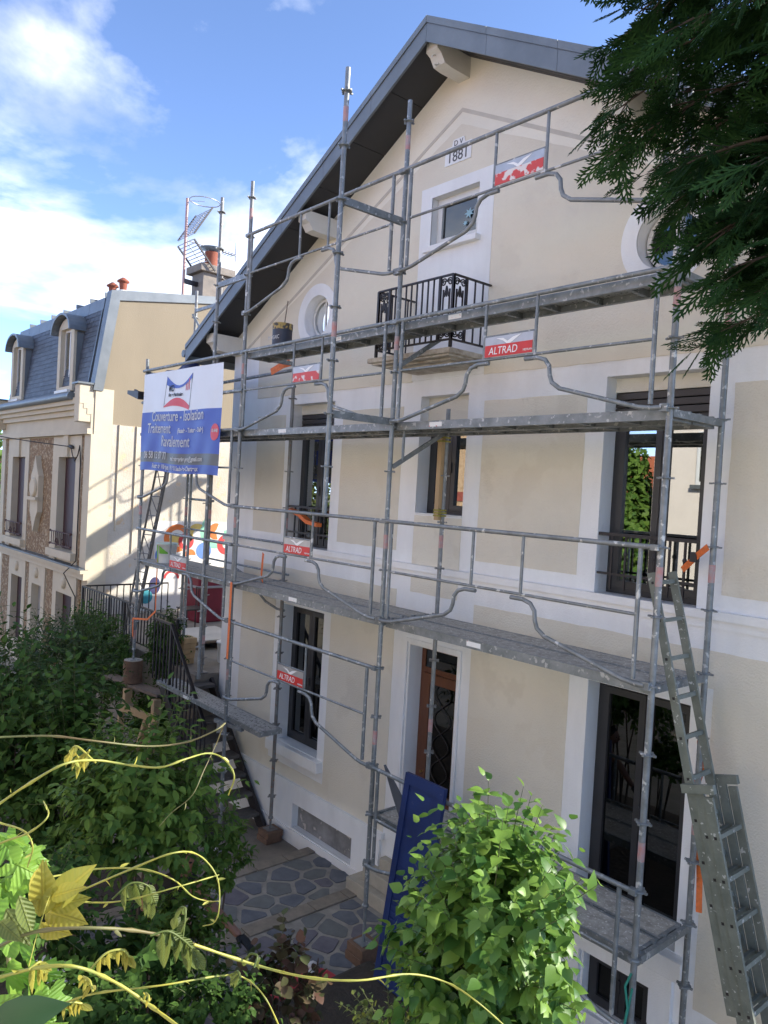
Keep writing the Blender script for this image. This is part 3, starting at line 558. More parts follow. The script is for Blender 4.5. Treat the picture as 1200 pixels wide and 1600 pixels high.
# ================================================================ scaffolding
BAY, WD = 3.007, .79
XRp, XMp, XLp, XL2 = 0.0, -BAY, -2*BAY, -3*BAY
scaf = thing('scaffold', (XMp, 0, -3.5), 'galvanised tube scaffold with plank decks and curved guardrails along the house front', 'scaffold')
FADERED = mat('faded_red_marking', (.50,.22,.20), .6, col2=(.36,.33,.33), scale=18)
def standard(x, y, z0, z1, base=None, bands=True):
    b = MB(); b.tube([(x,y,z0),(x,y,z1)], .0242, 12)
    k = math.ceil((z0+.05)*2)/2
    while k < z1-.02:
        b.lathe((x,y,k-.006), [(.026,0),(.052,.002),(.052,.010),(.026,.012)], 10)
        for a in (0, math.pi/2, math.pi, 3*math.pi/2):
            dx, dy = math.cos(a), math.sin(a); b.bar((x+.045*dx,y+.045*dy,k),(x+.066*dx,y+.066*dy,k),.018,.014)
        k += .5
    if base is not None:
        b.tube([(x,y,base),(x,y,z0+.2)], .017, 8); b.lathe((x,y,z0-.02), [(.018,0),(.035,.005),(.035,.03),(.018,.035)], 8); b.bevbox(x-.075, x+.075, y-.075, y+.075, base-.001, base+.008, .002)
    o = b.build('standard', random.choice((GALV,GALVR,GALVW)), scaf)
    if bands:
        z = .72-4*1
        while z < z1-.2:
            if z > z0+.1: MB().tube([(x,y,z),(x,y,z+.14)], .0252, 12, caps=False).build('marking_band', FADERED, o)
            z += 2
    return o
standard(XRp,0,-3.2,5.2,-3.42); standard(XRp,WD,-3.2,4.0,-3.42)
standard(XMp,0,-2.95,5.21,-3.33); standard(XMp,WD,-3.2,2.22,-3.42)
standard(XMp,-WD,1.05,5.22); standard(XLp,0,-3.3,5.21,-3.55); standard(XLp,WD,-3.3,2.93,-3.46)
standard(XL2,0,-1.45,3.2,-1.62); standard(XL2,WD,-1.6,4.45,-1.735); standard(-8.2,WD,-1.6,4.55,-1.735); standard(-6.81,0,-1.45,5.2,bands=False)
standard(XL2+.09,WD+.02,-1.7,2.0,bands=False)
def transom(a, b, z, h=.055): return MB().bar((a[0],a[1],z),(b[0],b[1],z),.035,h).build('transom', GALV, scaf)
for x, zs in ((XRp,(0,2,3,-2)),(XMp,(0,2,3,-2)),(XLp,(0,2,3)),(XL2,(0,2,3))):
    for z in zs:
        if x == XMp and z == 3: transom((x,.025),(x,.42),z-.05,.04); continue
        transom((x,.025),(x,WD-.025),z-.03)
for z in (2.0,4.0): transom((XMp,-WD+.025),(XMp,-.025),z+.0,.07)
transom((XLp-.025,0),(-6.81+.025,0),4.0,.07); transom((XL2+.025,WD),(-8.2-.025,WD),4.12,.05)
def ledger(a, b, r=.0235, nm='ledger'): return MB().tube([a,b], r, 10).build(nm, GALV, scaf)
ledger((XL2,-.05,3.0),(XLp,-.05,3.0)); ledger((XL2,-.05,2.5),(XLp+.1,-.05,2.5)); ledger((-8.7,WD+.05,2.86),(XLp+.12,WD-.05,2.88)); ledger((-8.3,WD+.05,.5),(XLp+.05,WD+.05,.5),.017); ledger((-8.3,WD+.05,.08),(XLp+.05,WD+.05,.08),.015)
ledger((XL2,WD+.05,1.0),(-8.2,WD+.05,1.0),.02); ledger((XL2,WD+.05,.5),(-8.2,WD+.05,.5),.017); ledger((XL2,WD-.05,4.05),(-8.2,WD-.05,3.3),.02,'diagonal_brace')
for z0, z1 in ((1.55,1.95),(2.56,2.94)): MB().bar((XMp+.02,.02,z0),(XMp+.02,.72 if z0<2 else .6,z1),.02,.045,(0,-.5,1)).build('bracket_brace', GALV, scaf)
ledger((XMp+.03,.14,1.62),(XMp+.03,.14,2.0),.014,'bracket_strut')
MB().bar((XLp-.3,.02,-1.90),(XLp+.35,.05,-1.86),.05,.05).build('plank_bearer', GALV, scaf)
# hook pieces of the deck ends and a hanging stirrup
ALUPL = mat('brushed_sign_plate', (.46,.47,.48), .4, metal=.5, var=.15, scale=10)
WORN = mat('worn_red_sign', (.60,.06,.05), .5, speck=(.72,.66,.63), speck_scale=11, speck_t=.52)
def guardrail(xl, zf, sign=None, y=-.045, span=BAY):
    X = lambda u: xl+u*span/3.0
    b = MB(); r = .0185
    b.tube([(X(.05),y,zf+1),(X(2.95),y,zf+1)], .0205, 10)
    b.tube([(X(.13),y,zf+.5),(X(2.87),y,zf+.5)], .013, 8)
    for u in (.13, 2.87): b.tube([(X(u),y,zf+.03),(X(u),y,zf+.985)], r, 8)
    for u in (1.23, 1.79): b.tube([(X(u),y,zf+.49),(X(u),y,zf+.985)], .014, 8)
    if sign: b.tube([(X(1.23),y,zf+.70),(X(1.79),y,zf+.70)], .009, 6)
    prof = [(1.30,.465),(1.17,.465),(1.09,.44),(1.045,.385),(1.035,.31),(1.01,.25),(.93,.195),(.62,.115),(.33,.04),(.22,.012),(.12,.0),(.03,.0)]
    for m in (0, 1): b.tube([(X(3-u if m else u), y-.012, zf+v) for u, v in prof], r, 10)
    for u in (.02, 2.98): b.bevbox(X(u)-.03, X(u)+.03, y-.02, y+.03, zf-.03, zf+.03, .006); b.bevbox(X(u)-.03, X(u)+.03, y-.02, y+.03, zf+.975, zf+1.02, .006)
    o = b.build('guardrail', random.choice((GALV,GALV,GALVW)), scaf)
    if sign:
        x0, x1 = X(1.245), X(1.775); w = x1-x0
        MB().box(x0, x1, y-.012, y-.009, zf+.515, zf+.692).build('sign_plate', ALUPL, o)
        MB().box(x0+.004, x1-.004, y-.015, y-.0125, zf+.517, zf+.618).build('sign_field', REDPL if sign == 1 else WORN, o)
        if sign == 1:
            text('ALTRAD', .092, (x0+.05,y-.0165,zf+.536), (1,0,0), (0,0,1), 'sign_lettering', WHITEPL, o, .002, 'LEFT', shear=.12, sx=.92)
            text('MEFRAN', .026, (x0+w*.81,y-.0165,zf+.536), (1,0,0), (0,0,1), 'sign_lettering', WHITEPL, o, .002, 'LEFT')
        cx = x0+w*.5; zb = zf+.64
        MB().xz([(cx-.14,zb+.035),(cx-.06,zb+.03),(cx-.01,zb),(cx+.05,zb+.03),(cx+.14,zb+.045),(cx+.08,zb+.012),(cx+.02,zb-.022),(cx-.02,zb-.02),(cx-.06,zb+.008)], y-.0145, y-.0125).build('bird_emblem', WHITEPL, o)
    return o
guardrail(XLp,0,1); guardrail(XLp,2,2); guardrail(XLp,3.5); guardrail(XLp,-1.5,1)
guardrail(XMp,0); guardrail(XMp,2,1); guardrail(XMp,3.5,2); guardrail(XMp,-2.5)
guardrail(XL2,-.5,1); guardrail(XL2,1)
b = MB(); b.tube([(-7.4,WD+.04,.02),(-7.1,WD+.04,-.05),(-6.5,WD+.04,-.36),(-6.2,WD+.04,-.42),(XLp,WD+.04,-.42)], .018, 8); b.build('guardrail_foot', GALV, scaf)
STICK = mat('white_sticker', (.78,.78,.76), .6, speck=(.6,.08,.06), speck_scale=26, speck_t=.62)
DECKU = mat('deck_underside', (.26,.275,.28), .6, metal=.25, col2=(.17,.18,.18), scale=12, bump=.006, bscale=55)
PERF = mat('perforated_deck', (.42,.43,.42), .7, metal=.2, col2=(.3,.3,.3), scale=20, speck=(.10,.10,.10), speck_scale=44, speck_t=.56)
def platform(x0, x1, y0, y1, zt, dm=DECK, um=DECKU, st=.3, h=.075):
    x0 += .03; x1 -= .03; b = MB()
    for yy in (y0, y1-.022): b.box(x0, x1, yy, yy+.022, zt-h, zt); b.box(x0, x1, yy-.0 if yy == y0 else yy-.02, yy+.04 if yy == y0 else yy+.022, zt-h-.003, zt-h)
    for xx in (x0, x1-.03): b.box(xx, xx+.03, y0+.0225, y1-.0225, zt-h, zt-.004)
    n = 7
    for i in range(1, n): xx = x0+(x1-x0)*i/n; b.box(xx-.018, xx+.018, y0+.023, y1-.023, zt-h+.004, zt-.02)
    for xx in (x0-.02, x1-.02):
        for yy in (y0+.06, y1-.08): b.box(xx, xx+.04, yy, yy+.03, zt-.02, zt+.012)
    o = b.build('platform', GALV, scaf)
    MB().box(x0+.03, x1-.03, y0+.0226, y1-.0226, zt-.010, zt-.002).build('deck_sheet', dm, o); MB().box(x0+.031, x1-.031, y0+.0228, y1-.0228, zt-.019, zt-.0105).build('deck_underside', um, o)
    xs = x0+(x1-x0)*st; MB().box(xs, xs+.17, y0-.0015, y0-.0002, zt-.058, zt-.014).build('label_sticker', STICK, o); return o
for xa, xb in ((XLp,XMp),(XMp,XRp)):
    for y0 in (.035,.395): platform(xa, xb, y0, y0+.34, .0, st=.42 if xa == XLp else .38)
    for y0 in (.035,.395): platform(xa, xb, y0, y0+.34, 2.0, st=.28 if xa == XLp else .16)
    platform(xa, xb, .035, .375, 3.0, um=PERF, st=.62 if xa==XLp else .22)
for y0 in (.035,.395): platform(XMp, XRp, y0, y0+.34, -2.0); platform(XL2, XLp, y0, y0+.34, .0); platform(XL2, XLp, y0, y0+.34, 2.0)
platform(-8.25, -5.2, .04, .37, -1.78, dm=PERF, h=.06)
# unseen rear scaffold bay, placed to throw shadow streaks on the party wall
for x in (-11.2,-8.25):
    for y in (6.8,7.55): standard(x, y, -1.6, 5.1, -1.74, bands=False)
for z in (2.8,3.85):
    for y0 in (6.82,7.18): platform(-11.2,-8.25,y0,y0+.34,z)
guardrail(-11.2,3.85,y=6.76,span=2.95); guardrail(-11.2,2.3,y=6.76,span=2.95)
for z in (2.77,3.82): transom((-11.2,6.83),(-11.2,7.52),z); transom((-8.25,6.83),(-8.25,7.52),z)
# leaning lattice beam at the free end
lat = MB(); A, Bq = Vector((-10.05,.36,-1.9)), Vector((-8.55,.30,2.0)); d = (Bq-A).normalized(); sd = d.cross(Vector((0,1,0))).normalized()
for s in (0, .40): lat.tube([A+sd*s, Bq+sd*s], .019, 8)
lat.tube([A+sd*.10+Vector((0,.02,0)), Bq+sd*.10+Vector((0,.02,0))], .016, 8)
L = (Bq-A).length; n = 12
for i in range(n): p, q = A+d*(L*i/n), A+d*(L*(i+1)/n); lat.tube([p, p.lerp(q,.5)+sd*.4] if i%2 == 0 else [p+sd*.0, q+sd*.4], .009, 6); lat.tube([p.lerp(q,.5)+sd*.4, q], .009, 6); lat.tube([p.lerp(q,.5), p.lerp(q,.5)+sd*.1], .010, 6)
lat.build('lattice_beam', mat('dull_steel', (.16,.16,.16), .6, metal=.3, var=.3, scale=10), scaf)

# ---------------------------------------------------------------- things on the scaffold
# banner
BW = mat('white_banner_vinyl', (.72,.75,.80), .5, var=.05, scale=3); BB = mat('blue_banner_vinyl', (.045,.10,.46), .5, var=.15, scale=3); BG = mat('grey_banner_vinyl', (.11,.115,.12), .5, var=.1); BR = mat('red_banner_print', (.62,.045,.06), .5)
ban = thing('banner', (-7.65,-.08,1.38), 'white and blue company banner with lettering tied to the scaffold end', 'banner')
bx0, bx1 = -8.92, -6.385
def btop(x): t = (x-bx0)/(bx1-bx0); return 2.93-.03*t
def bbot(x): t = (x-bx0)/(bx1-bx0); return 1.43-.05*t+.012*math.sin(9*t)
def bpos(x, f, dy=0):
    t = (x-bx0)/(bx1-bx0); zz = bbot(x)+(btop(x)-bbot(x))*f
    return (x, -.085-.012*math.sin(14*t+5*f)*(1-f*.6)-.008*math.sin(31*t-9*f)*(1-f)-dy, zz)
def sheet(x0, x1, f0, f1, nx, nf, dy, name, m):
    P = [bpos(x0+(x1-x0)*i/nx, f0+(f1-f0)*j/nf, dy) for j in range(nf+1) for i in range(nx+1)]
    return MB().add(P, [(j*(nx+1)+i, j*(nx+1)+i+1, (j+1)*(nx+1)+i+1, (j+1)*(nx+1)+i) for j in range(nf) for i in range(nx)], True).build(name, m, ban, fix=False)
sheet(bx0,bx1,.60,1,40,12,0,'white_field',BW); sheet(bx0,bx1,.19,.60,60,20,0,'blue_field',BB); sheet(bx0,bx1,.085,.19,60,6,0,'grey_field',BG); sheet(bx0,bx1,0,.085,60,6,0,'blue_field',BB)
def btext(s, size, xc, f, m=WHITEPL, sx=1.0, al='CENTER', bold=.003):
    o = text(s, size, (0,0,0), (1,0,0), (0,0,1), 'banner_lettering', m, ban, .002, al, sx=sx, extra_bold=bold); off = parent_off(ban)
    for v in o.data.vertices:
        x = v.co.x+off.x+xc; zl = v.co.z+off.z-ZO; q = bpos(x, f+zl/(btop(x)-bbot(x)), .009); v.co = (q[0]-off.x, q[1]-off.y, q[2]+ZO-off.z)
cxm = (bx0+bx1)/2
btext('Couverture - Isolation', .215, cxm-.05, .505, sx=.88); btext('Traitement', .215, bx0+.22, .385, sx=.86, al='LEFT'); btext('(Façade - Toiture - Dalle)', .092, bx0+1.27, .39, al='LEFT', sx=.85)
btext('Ravalement', .225, cxm-.08, .255, sx=.86); btext('06 58 13 87 77', .155, bx0+.18, .125, al='LEFT', sx=.78); btext('md.entreprise.pro@gmail.com', .085, bx0+1.08, .12, al='LEFT', sx=.92); btext('Route de Villejust - 91160 Saulx-les-Chartreux', .092, cxm-.08, .028, sx=.84)
def bshape(pts, m, name='logo', dy=.004):
    P = [bpos(x, f, dy) for x, f in pts]; n = len(P)//2; return MB().add(P, [(i, i+1, 2*n-2-i, 2*n-1-i) for i in range(n-1)]).build(name, m, ban, fix=False)
lx0, lx1 = cxm-.42, cxm+.40
bshape([(lx0+(lx1-lx0)*k/8, .945-.10*math.sin(math.pi*k/8)+.0) for k in range(9)]+[(lx0+(lx1-lx0)*k/8, .90-.06*math.sin(math.pi*k/8)-.04*(1-k/8)) for k in range(8,-1,-1)], BB)
bshape([(lx0-.08+(lx1-lx0)*k/8, .645+.085*math.sin(math.pi*k/8)) for k in range(9)]+[(lx0-.08+(lx1-lx0)*k/8, .638+.03*math.sin(math.pi*k/8)-.035*(k/8)) for k in range(8,-1,-1)], BR)
DK = mat('dark_print', (.05,.05,.07), .5)
for a, c in (((lx0,.945),(lx0-.08,.64)),((lx1,.945),(lx1-.08,.62))): bshape([a,(a[0]+.014,a[1]),(c[0]+.014,c[1]),c], DK)
btext('M', .13, cxm-.30, .795, DK, sx=.8); btext('D', .13, cxm-.21, .795, DK, sx=.8); btext('Art et Patrimoine', .07, cxm-.12, .745, DK, sx=.9)
for k in range(3): bshape([(cxm+.20+.05*k,.86+.015*k),(cxm+.225+.05*k,.88+.015*k),(cxm+.215+.05*k,.80),(cxm+.19+.05*k,.785)], BR)
for k, rr in enumerate((.115,)):
    c = (bx1-.14, .385); P = [bpos(c[0]+rr*math.cos(a), c[1]+rr/1.5*math.sin(a), .005) for a in [2*math.pi*j/20 for j in range(20)]]
    MB().add(P, [tuple(range(20))]).build('round_badge', BR, ban, fix=False)
btext('10 ANS', .06, bx1-.14, .385, WHITEPL, sx=.9)
# ================================================================ ground and garden
SOIL = mat('garden_soil', (.055,.04,.028), .95, col2=(.035,.03,.02), scale=5, bump=.03, bscale=14)
MORT = mat('pale_mortar', (.33,.31,.27), .9, col2=(.23,.215,.19), scale=6, bump=.006, bscale=50)
CONC = mat('dusty_concrete', (.24,.21,.17), .9, col2=(.16,.14,.115), scale=3, bump=.006, bscale=40)
def struct(o): o['kind'] = 'structure'; return o
GRAV = mat('pale_gravel_ground', (.30,.27,.22), .95, col2=(.20,.19,.14), scale=3, bump=.02, bscale=30)
struct(MB().add([(-320,-300,-3.71),(300,-300,-3.71),(300,320,-3.71),(-320,320,-3.71)], [(0,1,2,3)]).build('ground', GRAV))
struct(MB().add([(-14,-4.4,-3.70),(-2.0,-4.4,-3.70),(-2.0,.9,-3.70),(-14,.9,-3.70)], [(0,1,2,3)]).build('garden_soil', SOIL))
patio = struct(MB().box(-5.35,-2.3,-2.4,YF+.1,-3.9,-3.515).build('patio', MORT))
struct(MB().box(-9.0,-5.351,-1.0,YF+.1,-3.9,-3.62).build('pavement', CONC))
struct(MB().box(-2.299,2.2,-.25,YF+.1,-3.9,-3.56).build('pavement', CONC).__class__ and bpy.data.objects['pavement'])
bpy.data.objects['pavement.001']['kind'] = 'structure'
bed = struct(MB().bevbox(-2.72,2.6,-3.3,-.16,-3.95,-3.30,.05).build('garden_bed', SOIL))
# crazy paving: every stone its own piece
def clip(poly, p, n):
    out = []
    for i in range(len(poly)):
        a, c = poly[i], poly[(i+1)%len(poly)]; da, dc = (a[0]-p[0])*n[0]+(a[1]-p[1])*n[1], (c[0]-p[0])*n[0]+(c[1]-p[1])*n[1]
        if da <= 0: out.append(a)
        if da*dc < 0: t = da/(da-dc); out.append((a[0]+(c[0]-a[0])*t, a[1]+(c[1]-a[1])*t))
    return out
STN = [mat('violet_slate_stone', (.16,.15,.17), .8, col2=(.11,.105,.125), scale=7, bump=.003, bscale=40), mat('grey_green_stone', (.165,.175,.17), .8, col2=(.12,.125,.125), scale=7, bump=.003, bscale=40), mat('blue_grey_stone', (.145,.155,.175), .8, col2=(.10,.11,.13), scale=7, bump=.003, bscale=40)]
EDGE = mat('pale_edging_stone', (.27,.23,.18), .9, col2=(.19,.165,.13), scale=7, bump=.005, bscale=40)
def stones(x0, x1, y0, y1, step, z):
    S = []; nx, ny = int((x1-x0)/(step*1.25))+1, int((y1-y0)/step)+1
    for i in range(-1, nx+1):
        for j in range(-1, ny+1): S.append((x0+(i+.5+random.uniform(-.36,.36)+(.25 if j%2 else -.25))*step*1.25, y0+(j+.5+random.uniform(-.36,.36))*step))
    for k, s in enumerate(S):
        if not (x0 < s[0] < x1 and y0 < s[1] < y1): continue
        p = [(x0,y0),(x1,y0),(x1,y1),(x0,y1)]
        for q in S:
            if q is s: continue
            d = math.hypot(q[0]-s[0], q[1]-s[1])
            if d > step*3.2: continue
            n = ((q[0]-s[0])/d, (q[1]-s[1])/d); g = random.uniform(.012,.038); p = clip(p, (s[0]+n[0]*(d/2-g), s[1]+n[1]*(d/2-g)), n)
            if len(p) < 3: break
        if len(p) < 3: continue
        # round the corners
        for it in range(1):
            r2 = []
            for i in range(len(p)):
                a, c = p[i], p[(i+1)%len(p)]; f = .10; r2 += [(a[0]*(1-f)+c[0]*f, a[1]*(1-f)+c[1]*f), (a[0]*f+c[0]*(1-f), a[1]*f+c[1]*(1-f))]
            p = r2
        if len(p) > 40: p = p[::2]
        zt = z+random.uniform(.004,.012); yield MB().prism([(a,c,z-.02) for a, c in p], (0,0,zt-z+.02))
for (a, c, y0, y1) in ((-5.16,-4.22,-2.2,.98),(-3.98,-2.36,-2.2,.64)):
    for q in stones(a, c, y0, y1, .265, -3.515): q.build('paving_stone', random.choice(STN), patio)
for x0 in (-5.34, -4.20):
    y = .97
    while y > -2.1:
        l = random.uniform(.28,.5); MB().bevbox(x0, x0+(.17 if x0 < -5 else .20), max(y-l,-2.2), y-.012, -3.54, -3.497+random.uniform(0,.006), .008).build('edging_stone', EDGE, patio); y -= l
# terrace on the left with its stair
terr = struct(MB().box(-13.9,-8.10,.62,9.0,-4.0,-1.75).build('terrace', CONC)); struct(MB().box(-8.0995,-8.06,YF+.02,9.0,-4.0,-1.77).build('terrace_edge', CONC))
st = thing('garden_stair', (-7.2,.5,-3.62), 'black steel garden stair with open treads and sloping handrail beside the house corner', 'stair')
a, c = Vector((-8.12,0,-1.76)), Vector((-6.38,0,-3.60))
for y in (.10,.90): MB().bar(a+Vector((0,y,-.1)), c+Vector((0,y,-.02)), .05, .17).build('stringer', BLACKIRON, st)
TREAD = mat('dark_dusty_tread', (.07,.065,.06), .8, col2=(.13,.12,.11), scale=7, bump=.003)
for i in range(8):
    q = a.lerp(c, (i+.5)/8.4); MB().bevbox(q.x-.14, q.x+.13, .127, .873, q.z-.05, q.z, .008).build('tread', TREAD, st)
h = MB(); y = .08; p0, p1, p2 = Vector((-8.46,y,-.87)), Vector((-7.87,y,-.87)), Vector((-6.70,y,-2.10))
for u, v in ((p0,p1),(p1,p2)): h.bar(u, v, .045, .03)
h.build('handrail', BLACKIRON, st)
for i in range(6): x = p0.x+(p1.x-p0.x)*i/5; MB().bar((x,y,-1.80),(x,y,-.885),.018,.018,(0,1,0)).build('baluster', BLACKIRON, st)
for i in range(1, 11): q = p1.lerp(p2, i/10); zl = a.lerp(c, min(1,max(0,(q.x-a.x)/(c.x-a.x)))).z-.1; MB().bar((q.x,y,zl),(q.x,y,q.z-.015),.02,.02,(0,1,0)).build('baluster', BLACKIRON, st)
MB().bar((p1.x,y,-1.95),(p1.x,y,-.86),.04,.04,(0,1,0)).build('newel_post', BLACKIRON, st)
# metal fence by the neighbour
fe = thing('metal_fence', (-11.5,.7,-1.75), 'black metal baluster fence along the terrace edge toward the old townhouse', 'fence')
fa, fb = Vector((-13.4,.72,-1.02)), Vector((-8.95,.70,-1.02))
MB().bar(fa, fb, .04, .03).build('top_rail', BLACKIRON, fe); MB().bar(fa+Vector((0,0,-.66)), fb+Vector((0,0,-.66)), .03, .025).build('bottom_rail', BLACKIRON, fe)
n = 34
for i in range(n+1): q = fa.lerp(fb, i/n); t_ = .045 if i in (0,17,34) else .018; MB().bar(q+Vector((0,0,-.74 if t_>.03 else -.65)), q+Vector((0,0,.005 if t_>.03 else -.014)), t_, t_, (0,1,0)).build('post' if t_ > .03 else 'baluster', BLACKIRON, fe)
MB().bar(fa, fa+Vector((0,1.9,0)), .04, .03).build('top_rail', BLACKIRON, fe)
for i in range(1, 14): q = fa+Vector((0,1.9*i/13,0)); MB().bar(q+Vector((0,0,-.73)), q+Vector((0,0,-.014)), .018, .018, (0,1,0)).build('baluster', BLACKIRON, fe)
# mural on the party wall
COLS = {k: mat('mural_'+k, v, .8, var=.25, scale=5) for k, v in {'orange':(.72,.20,.05),'mint':(.28,.58,.42),'yellow':(.75,.55,.16),'blue':(.15,.28,.62),'red':(.58,.06,.06),'navy':(.05,.05,.14),'teal':(.05,.30,.36)}.items()}
mural = MB().prism([(NX1+.004,2.5,-.75),(NX1+.004,4.6,-.75),(NX1+.004,4.6,.35),(NX1+.004,2.5,.35)], (.002,0,0)).build('mural_ground', mat('mural_white', (.72,.70,.66), .85, var=.1), nb)
def disc(y, z, r0, r1, a0, a1, m, d=.002, sy=1.0):
    n = 20; o_ = [(NX1+.0062+d, y+sy*r1*math.cos(a0+(a1-a0)*k/n), z+r1*math.sin(a0+(a1-a0)*k/n)) for k in range(n+1)]; i_ = [(NX1+.0062+d, y+sy*r0*math.cos(a0+(a1-a0)*k/n), z+r0*math.sin(a0+(a1-a0)*k/n)) for k in range(n+1)]
    MB().add(o_+i_, [(k, k+1, n+2+k, n+1+k) for k in range(n)]).build('mural_shape', COLS[m], mural, fix=False)
PI = math.pi
for q in ((3.05,-.05,.20,.33,.5,5.2,'orange'),(3.0,-.1,.0,.15,0,6.28,'yellow',.003),(3.28,-.12,.1,.2,0,6.28,'red',.004),(4.05,.12,.22,.42,2.2,6.4,'mint'),(4.05,.12,.02,.2,1.2,5.0,'orange',.003),(3.75,-.35,.0,.2,0,6.28,'blue',.003),(3.55,.05,.1,.25,1,4,'yellow',.004),(3.4,-.45,.0,.14,0,3.4,'orange',.005),(2.72,-.45,.0,.2,0,6.28,'blue',.003),(4.35,-.2,.1,.25,0,5,'red',.003)): disc(*q)
mural2 = MB().prism([(NX1+.004,2.2,-1.72),(NX1+.004,3.2,-1.72),(NX1+.004,3.2,-.76),(NX1+.004,2.2,-.76)], (.002,0,0)).build('mural_ground', MATS['mural_white'], nb)
for q in ((2.55,-1.15,0,.2,0,6.28,'navy',.002,.7),(2.35,-1.4,0,.16,0,6.28,'teal',.003),(2.95,-1.0,.14,.2,0,3.1,'red',.003)): disc(*q)

# ---------------------------------------------------------------- loose things
def bucket(loc, r, h, m, lid, label, group=None):
    o = thing('bucket', loc, label, 'bucket', group); x, y, z = loc
    MB().lathe((x,y,z), [(r*.86,0),(r,h*.96),(r*1.05,h*.965),(r*1.05,h*.99)], 24).build('body', m, o)
    MB().lathe((x,y,z+h*.99), [(r*1.07,0),(r*1.07,.018),(r*1.0,.02)], 24).build('lid', lid, o)
    MB().tube([(x+r*1.06*math.cos(t), y-.01-r*.3*math.sin(t), z+h*.9-h*.55*math.sin(t)) for t in [PI*k/12 for k in range(13)]], .004, 5).build('handle', ALU, o); return o
GREEN = mat('lime_green_plastic', (.13,.40,.035), .45, var=.1); WPL = mat('white_plastic', (.72,.72,.70), .45, var=.08, scale=8)
bk = bucket((-8.42,.20,.002), .155, .30, WPL, mat('pale_teal_plastic', (.45,.58,.55), .45), 'white paint bucket with a green stripe standing on the scaffold deck')
def wrap(bk, loc, r, h, segs, m, name):
    x, y, z = loc; sv = []; n = len(segs)
    for (a, t0, t1) in segs:
        for t in (t0, t1): rr = (r*.86+(r-r*.86)*t/.96)+.002; sv.append((x+rr*math.cos(a), y+rr*math.sin(a), z+h*t))
    MB().add(sv, [(2*i,2*i+2,2*i+3,2*i+1) for i in range(n-1)], True).build(name, m, bk, fix=False)
wrap(bk, (-8.42,.20,.002), .155, .30, [(R(-150)+R(8)*k, .02, .92) for k in range(9)], GREEN, 'green_print')
wrap(bk, (-8.42,.20,.002), .155, .30, [(R(-75)+R(8)*k, .5, .92-.05*k) for k in range(8)], GREEN, 'green_print')
bucket((-8.72,1.52,-1.75), .17, .34, WPL, WPL, 'plain white plastic bucket on the terrace by the house corner')
pc = thing('paint_can', (-5.47,.22,3.002), 'dark paint can with a gilt rim on the top scaffold deck', 'paint can'); CAN = mat('dark_blue_label', (.035,.04,.06), .5, var=.2); GOLD = mat('gilt_rim', (.42,.29,.08), .5, speck=(.06,.05,.04), speck_scale=20, speck_t=.5)
MB().lathe((-5.47,.22,3.002), [(.125,0),(.125,.26)], 24).build('body', CAN, pc); MB().lathe((-5.47,.22,3.2625), [(.128,0),(.13,.075),(.12,.078)], 24).build('rim', GOLD, pc)
text('MOSAIC', .07, (-5.47,.22-.1285,3.13), (1,0,0), (0,0,1), 'can_lettering', mat('grey_print', (.5,.5,.5), .6), pc, .002); 
MB().tube([(-5.44,.22,3.3),(-5.38,.22,3.62)], .007, 6).build('stirring_stick', OLDWOOD, pc)
# timber strapped to the inner standard
tp = thing('timber_prop', (XMp-.02,.70,1.02), 'raw pine batten strapped upright to a scaffold tube before the small window', 'batten')
MB().bevbox(XMp-.055, XMp+.005, .71, .765, 1.02, 1.95, .006).build('batten', WOOD, tp); STRP = mat('yellow_tape', (.32,.28,.05), .7, var=.4, scale=40)
for z in (1.06,1.09,1.12,1.86,1.90): MB().bevbox(XMp-.062, XMp+.03, .704, .82, z, z+.018, .003).build('tape', STRP, tp)
# wood blocks under the feet
for x, y, zt, zb, nm in ((XMp,0,-3.331,-3.515,'brown wood block under the scaffold foot on crazy paving'),(XLp,WD,-3.461,-3.62,'brown wood block under the scaffold foot near the stair bottom')):
    o = thing('wood_block', (x,y,zb), nm, 'wood block'); hz = (zt+zb)/2
    MB().bevbox(x-.13, x+.12, y-.13, y+.12, zb, hz-.002, .006).build('lower_block', BLOCK, o); MB().bevbox(x-.12, x+.13, y-.12, y+.13, hz, zt, .006).build('upper_block', BLOCK, o)
lg = thing('log', (XL2,0,-1.98), 'short upright log carrying the end scaffold foot on a board', 'log'); MB().lathe((XL2,0,-1.98), [(.16,0),(.15,.12),(.155,.24),(.148,.355)], 14).build('trunk_piece', mat('log_bark', (.20,.12,.07), .9, col2=(.12,.07,.045), scale=12, bump=.01, bscale=30), lg); MB().lathe((XL2,0,-1.6245), [(.145,0),(.02,.003)], 14).build('sawn_face', mat('sawn_face', (.36,.33,.28), .9, var=.2), lg)
bd = MB().bar((-9.75,-.10,-2.03),(-8.13,.12,-2.005),.22,.045).build('scaffold_board', OLDWOOD); tag(bd, 'weathered board under the short log at the end of the scaffold', 'board')
tr = thing('timber_trestle', (-8.5,-.15,-3.70), 'raw pine trestle propping the board beside the stair', 'trestle')
MB().bar((-9.0,-.18,-2.36),(-8.0,-.02,-2.34),.06,.10).build('crossbeam', WOOD, tr)
for u, v in (((-8.92,-.2,-2.4),(-9.0,-.2,-3.68)),((-8.25,-.08,-2.4),(-8.75,-.15,-3.68)),((-8.1,-.06,-2.4),(-8.05,-.06,-3.68))): MB().bar(u, v, .06, .09, (0,1,0)).build('leg', WOOD, tr)
for u in ((-8.95,-.1),(-8.15,.02)): MB().bevbox(u[0]-.05,u[0]+.05,u[1]-.06,u[1]+.06,-2.30,-2.06,.004).build('packer', WOOD, tr)
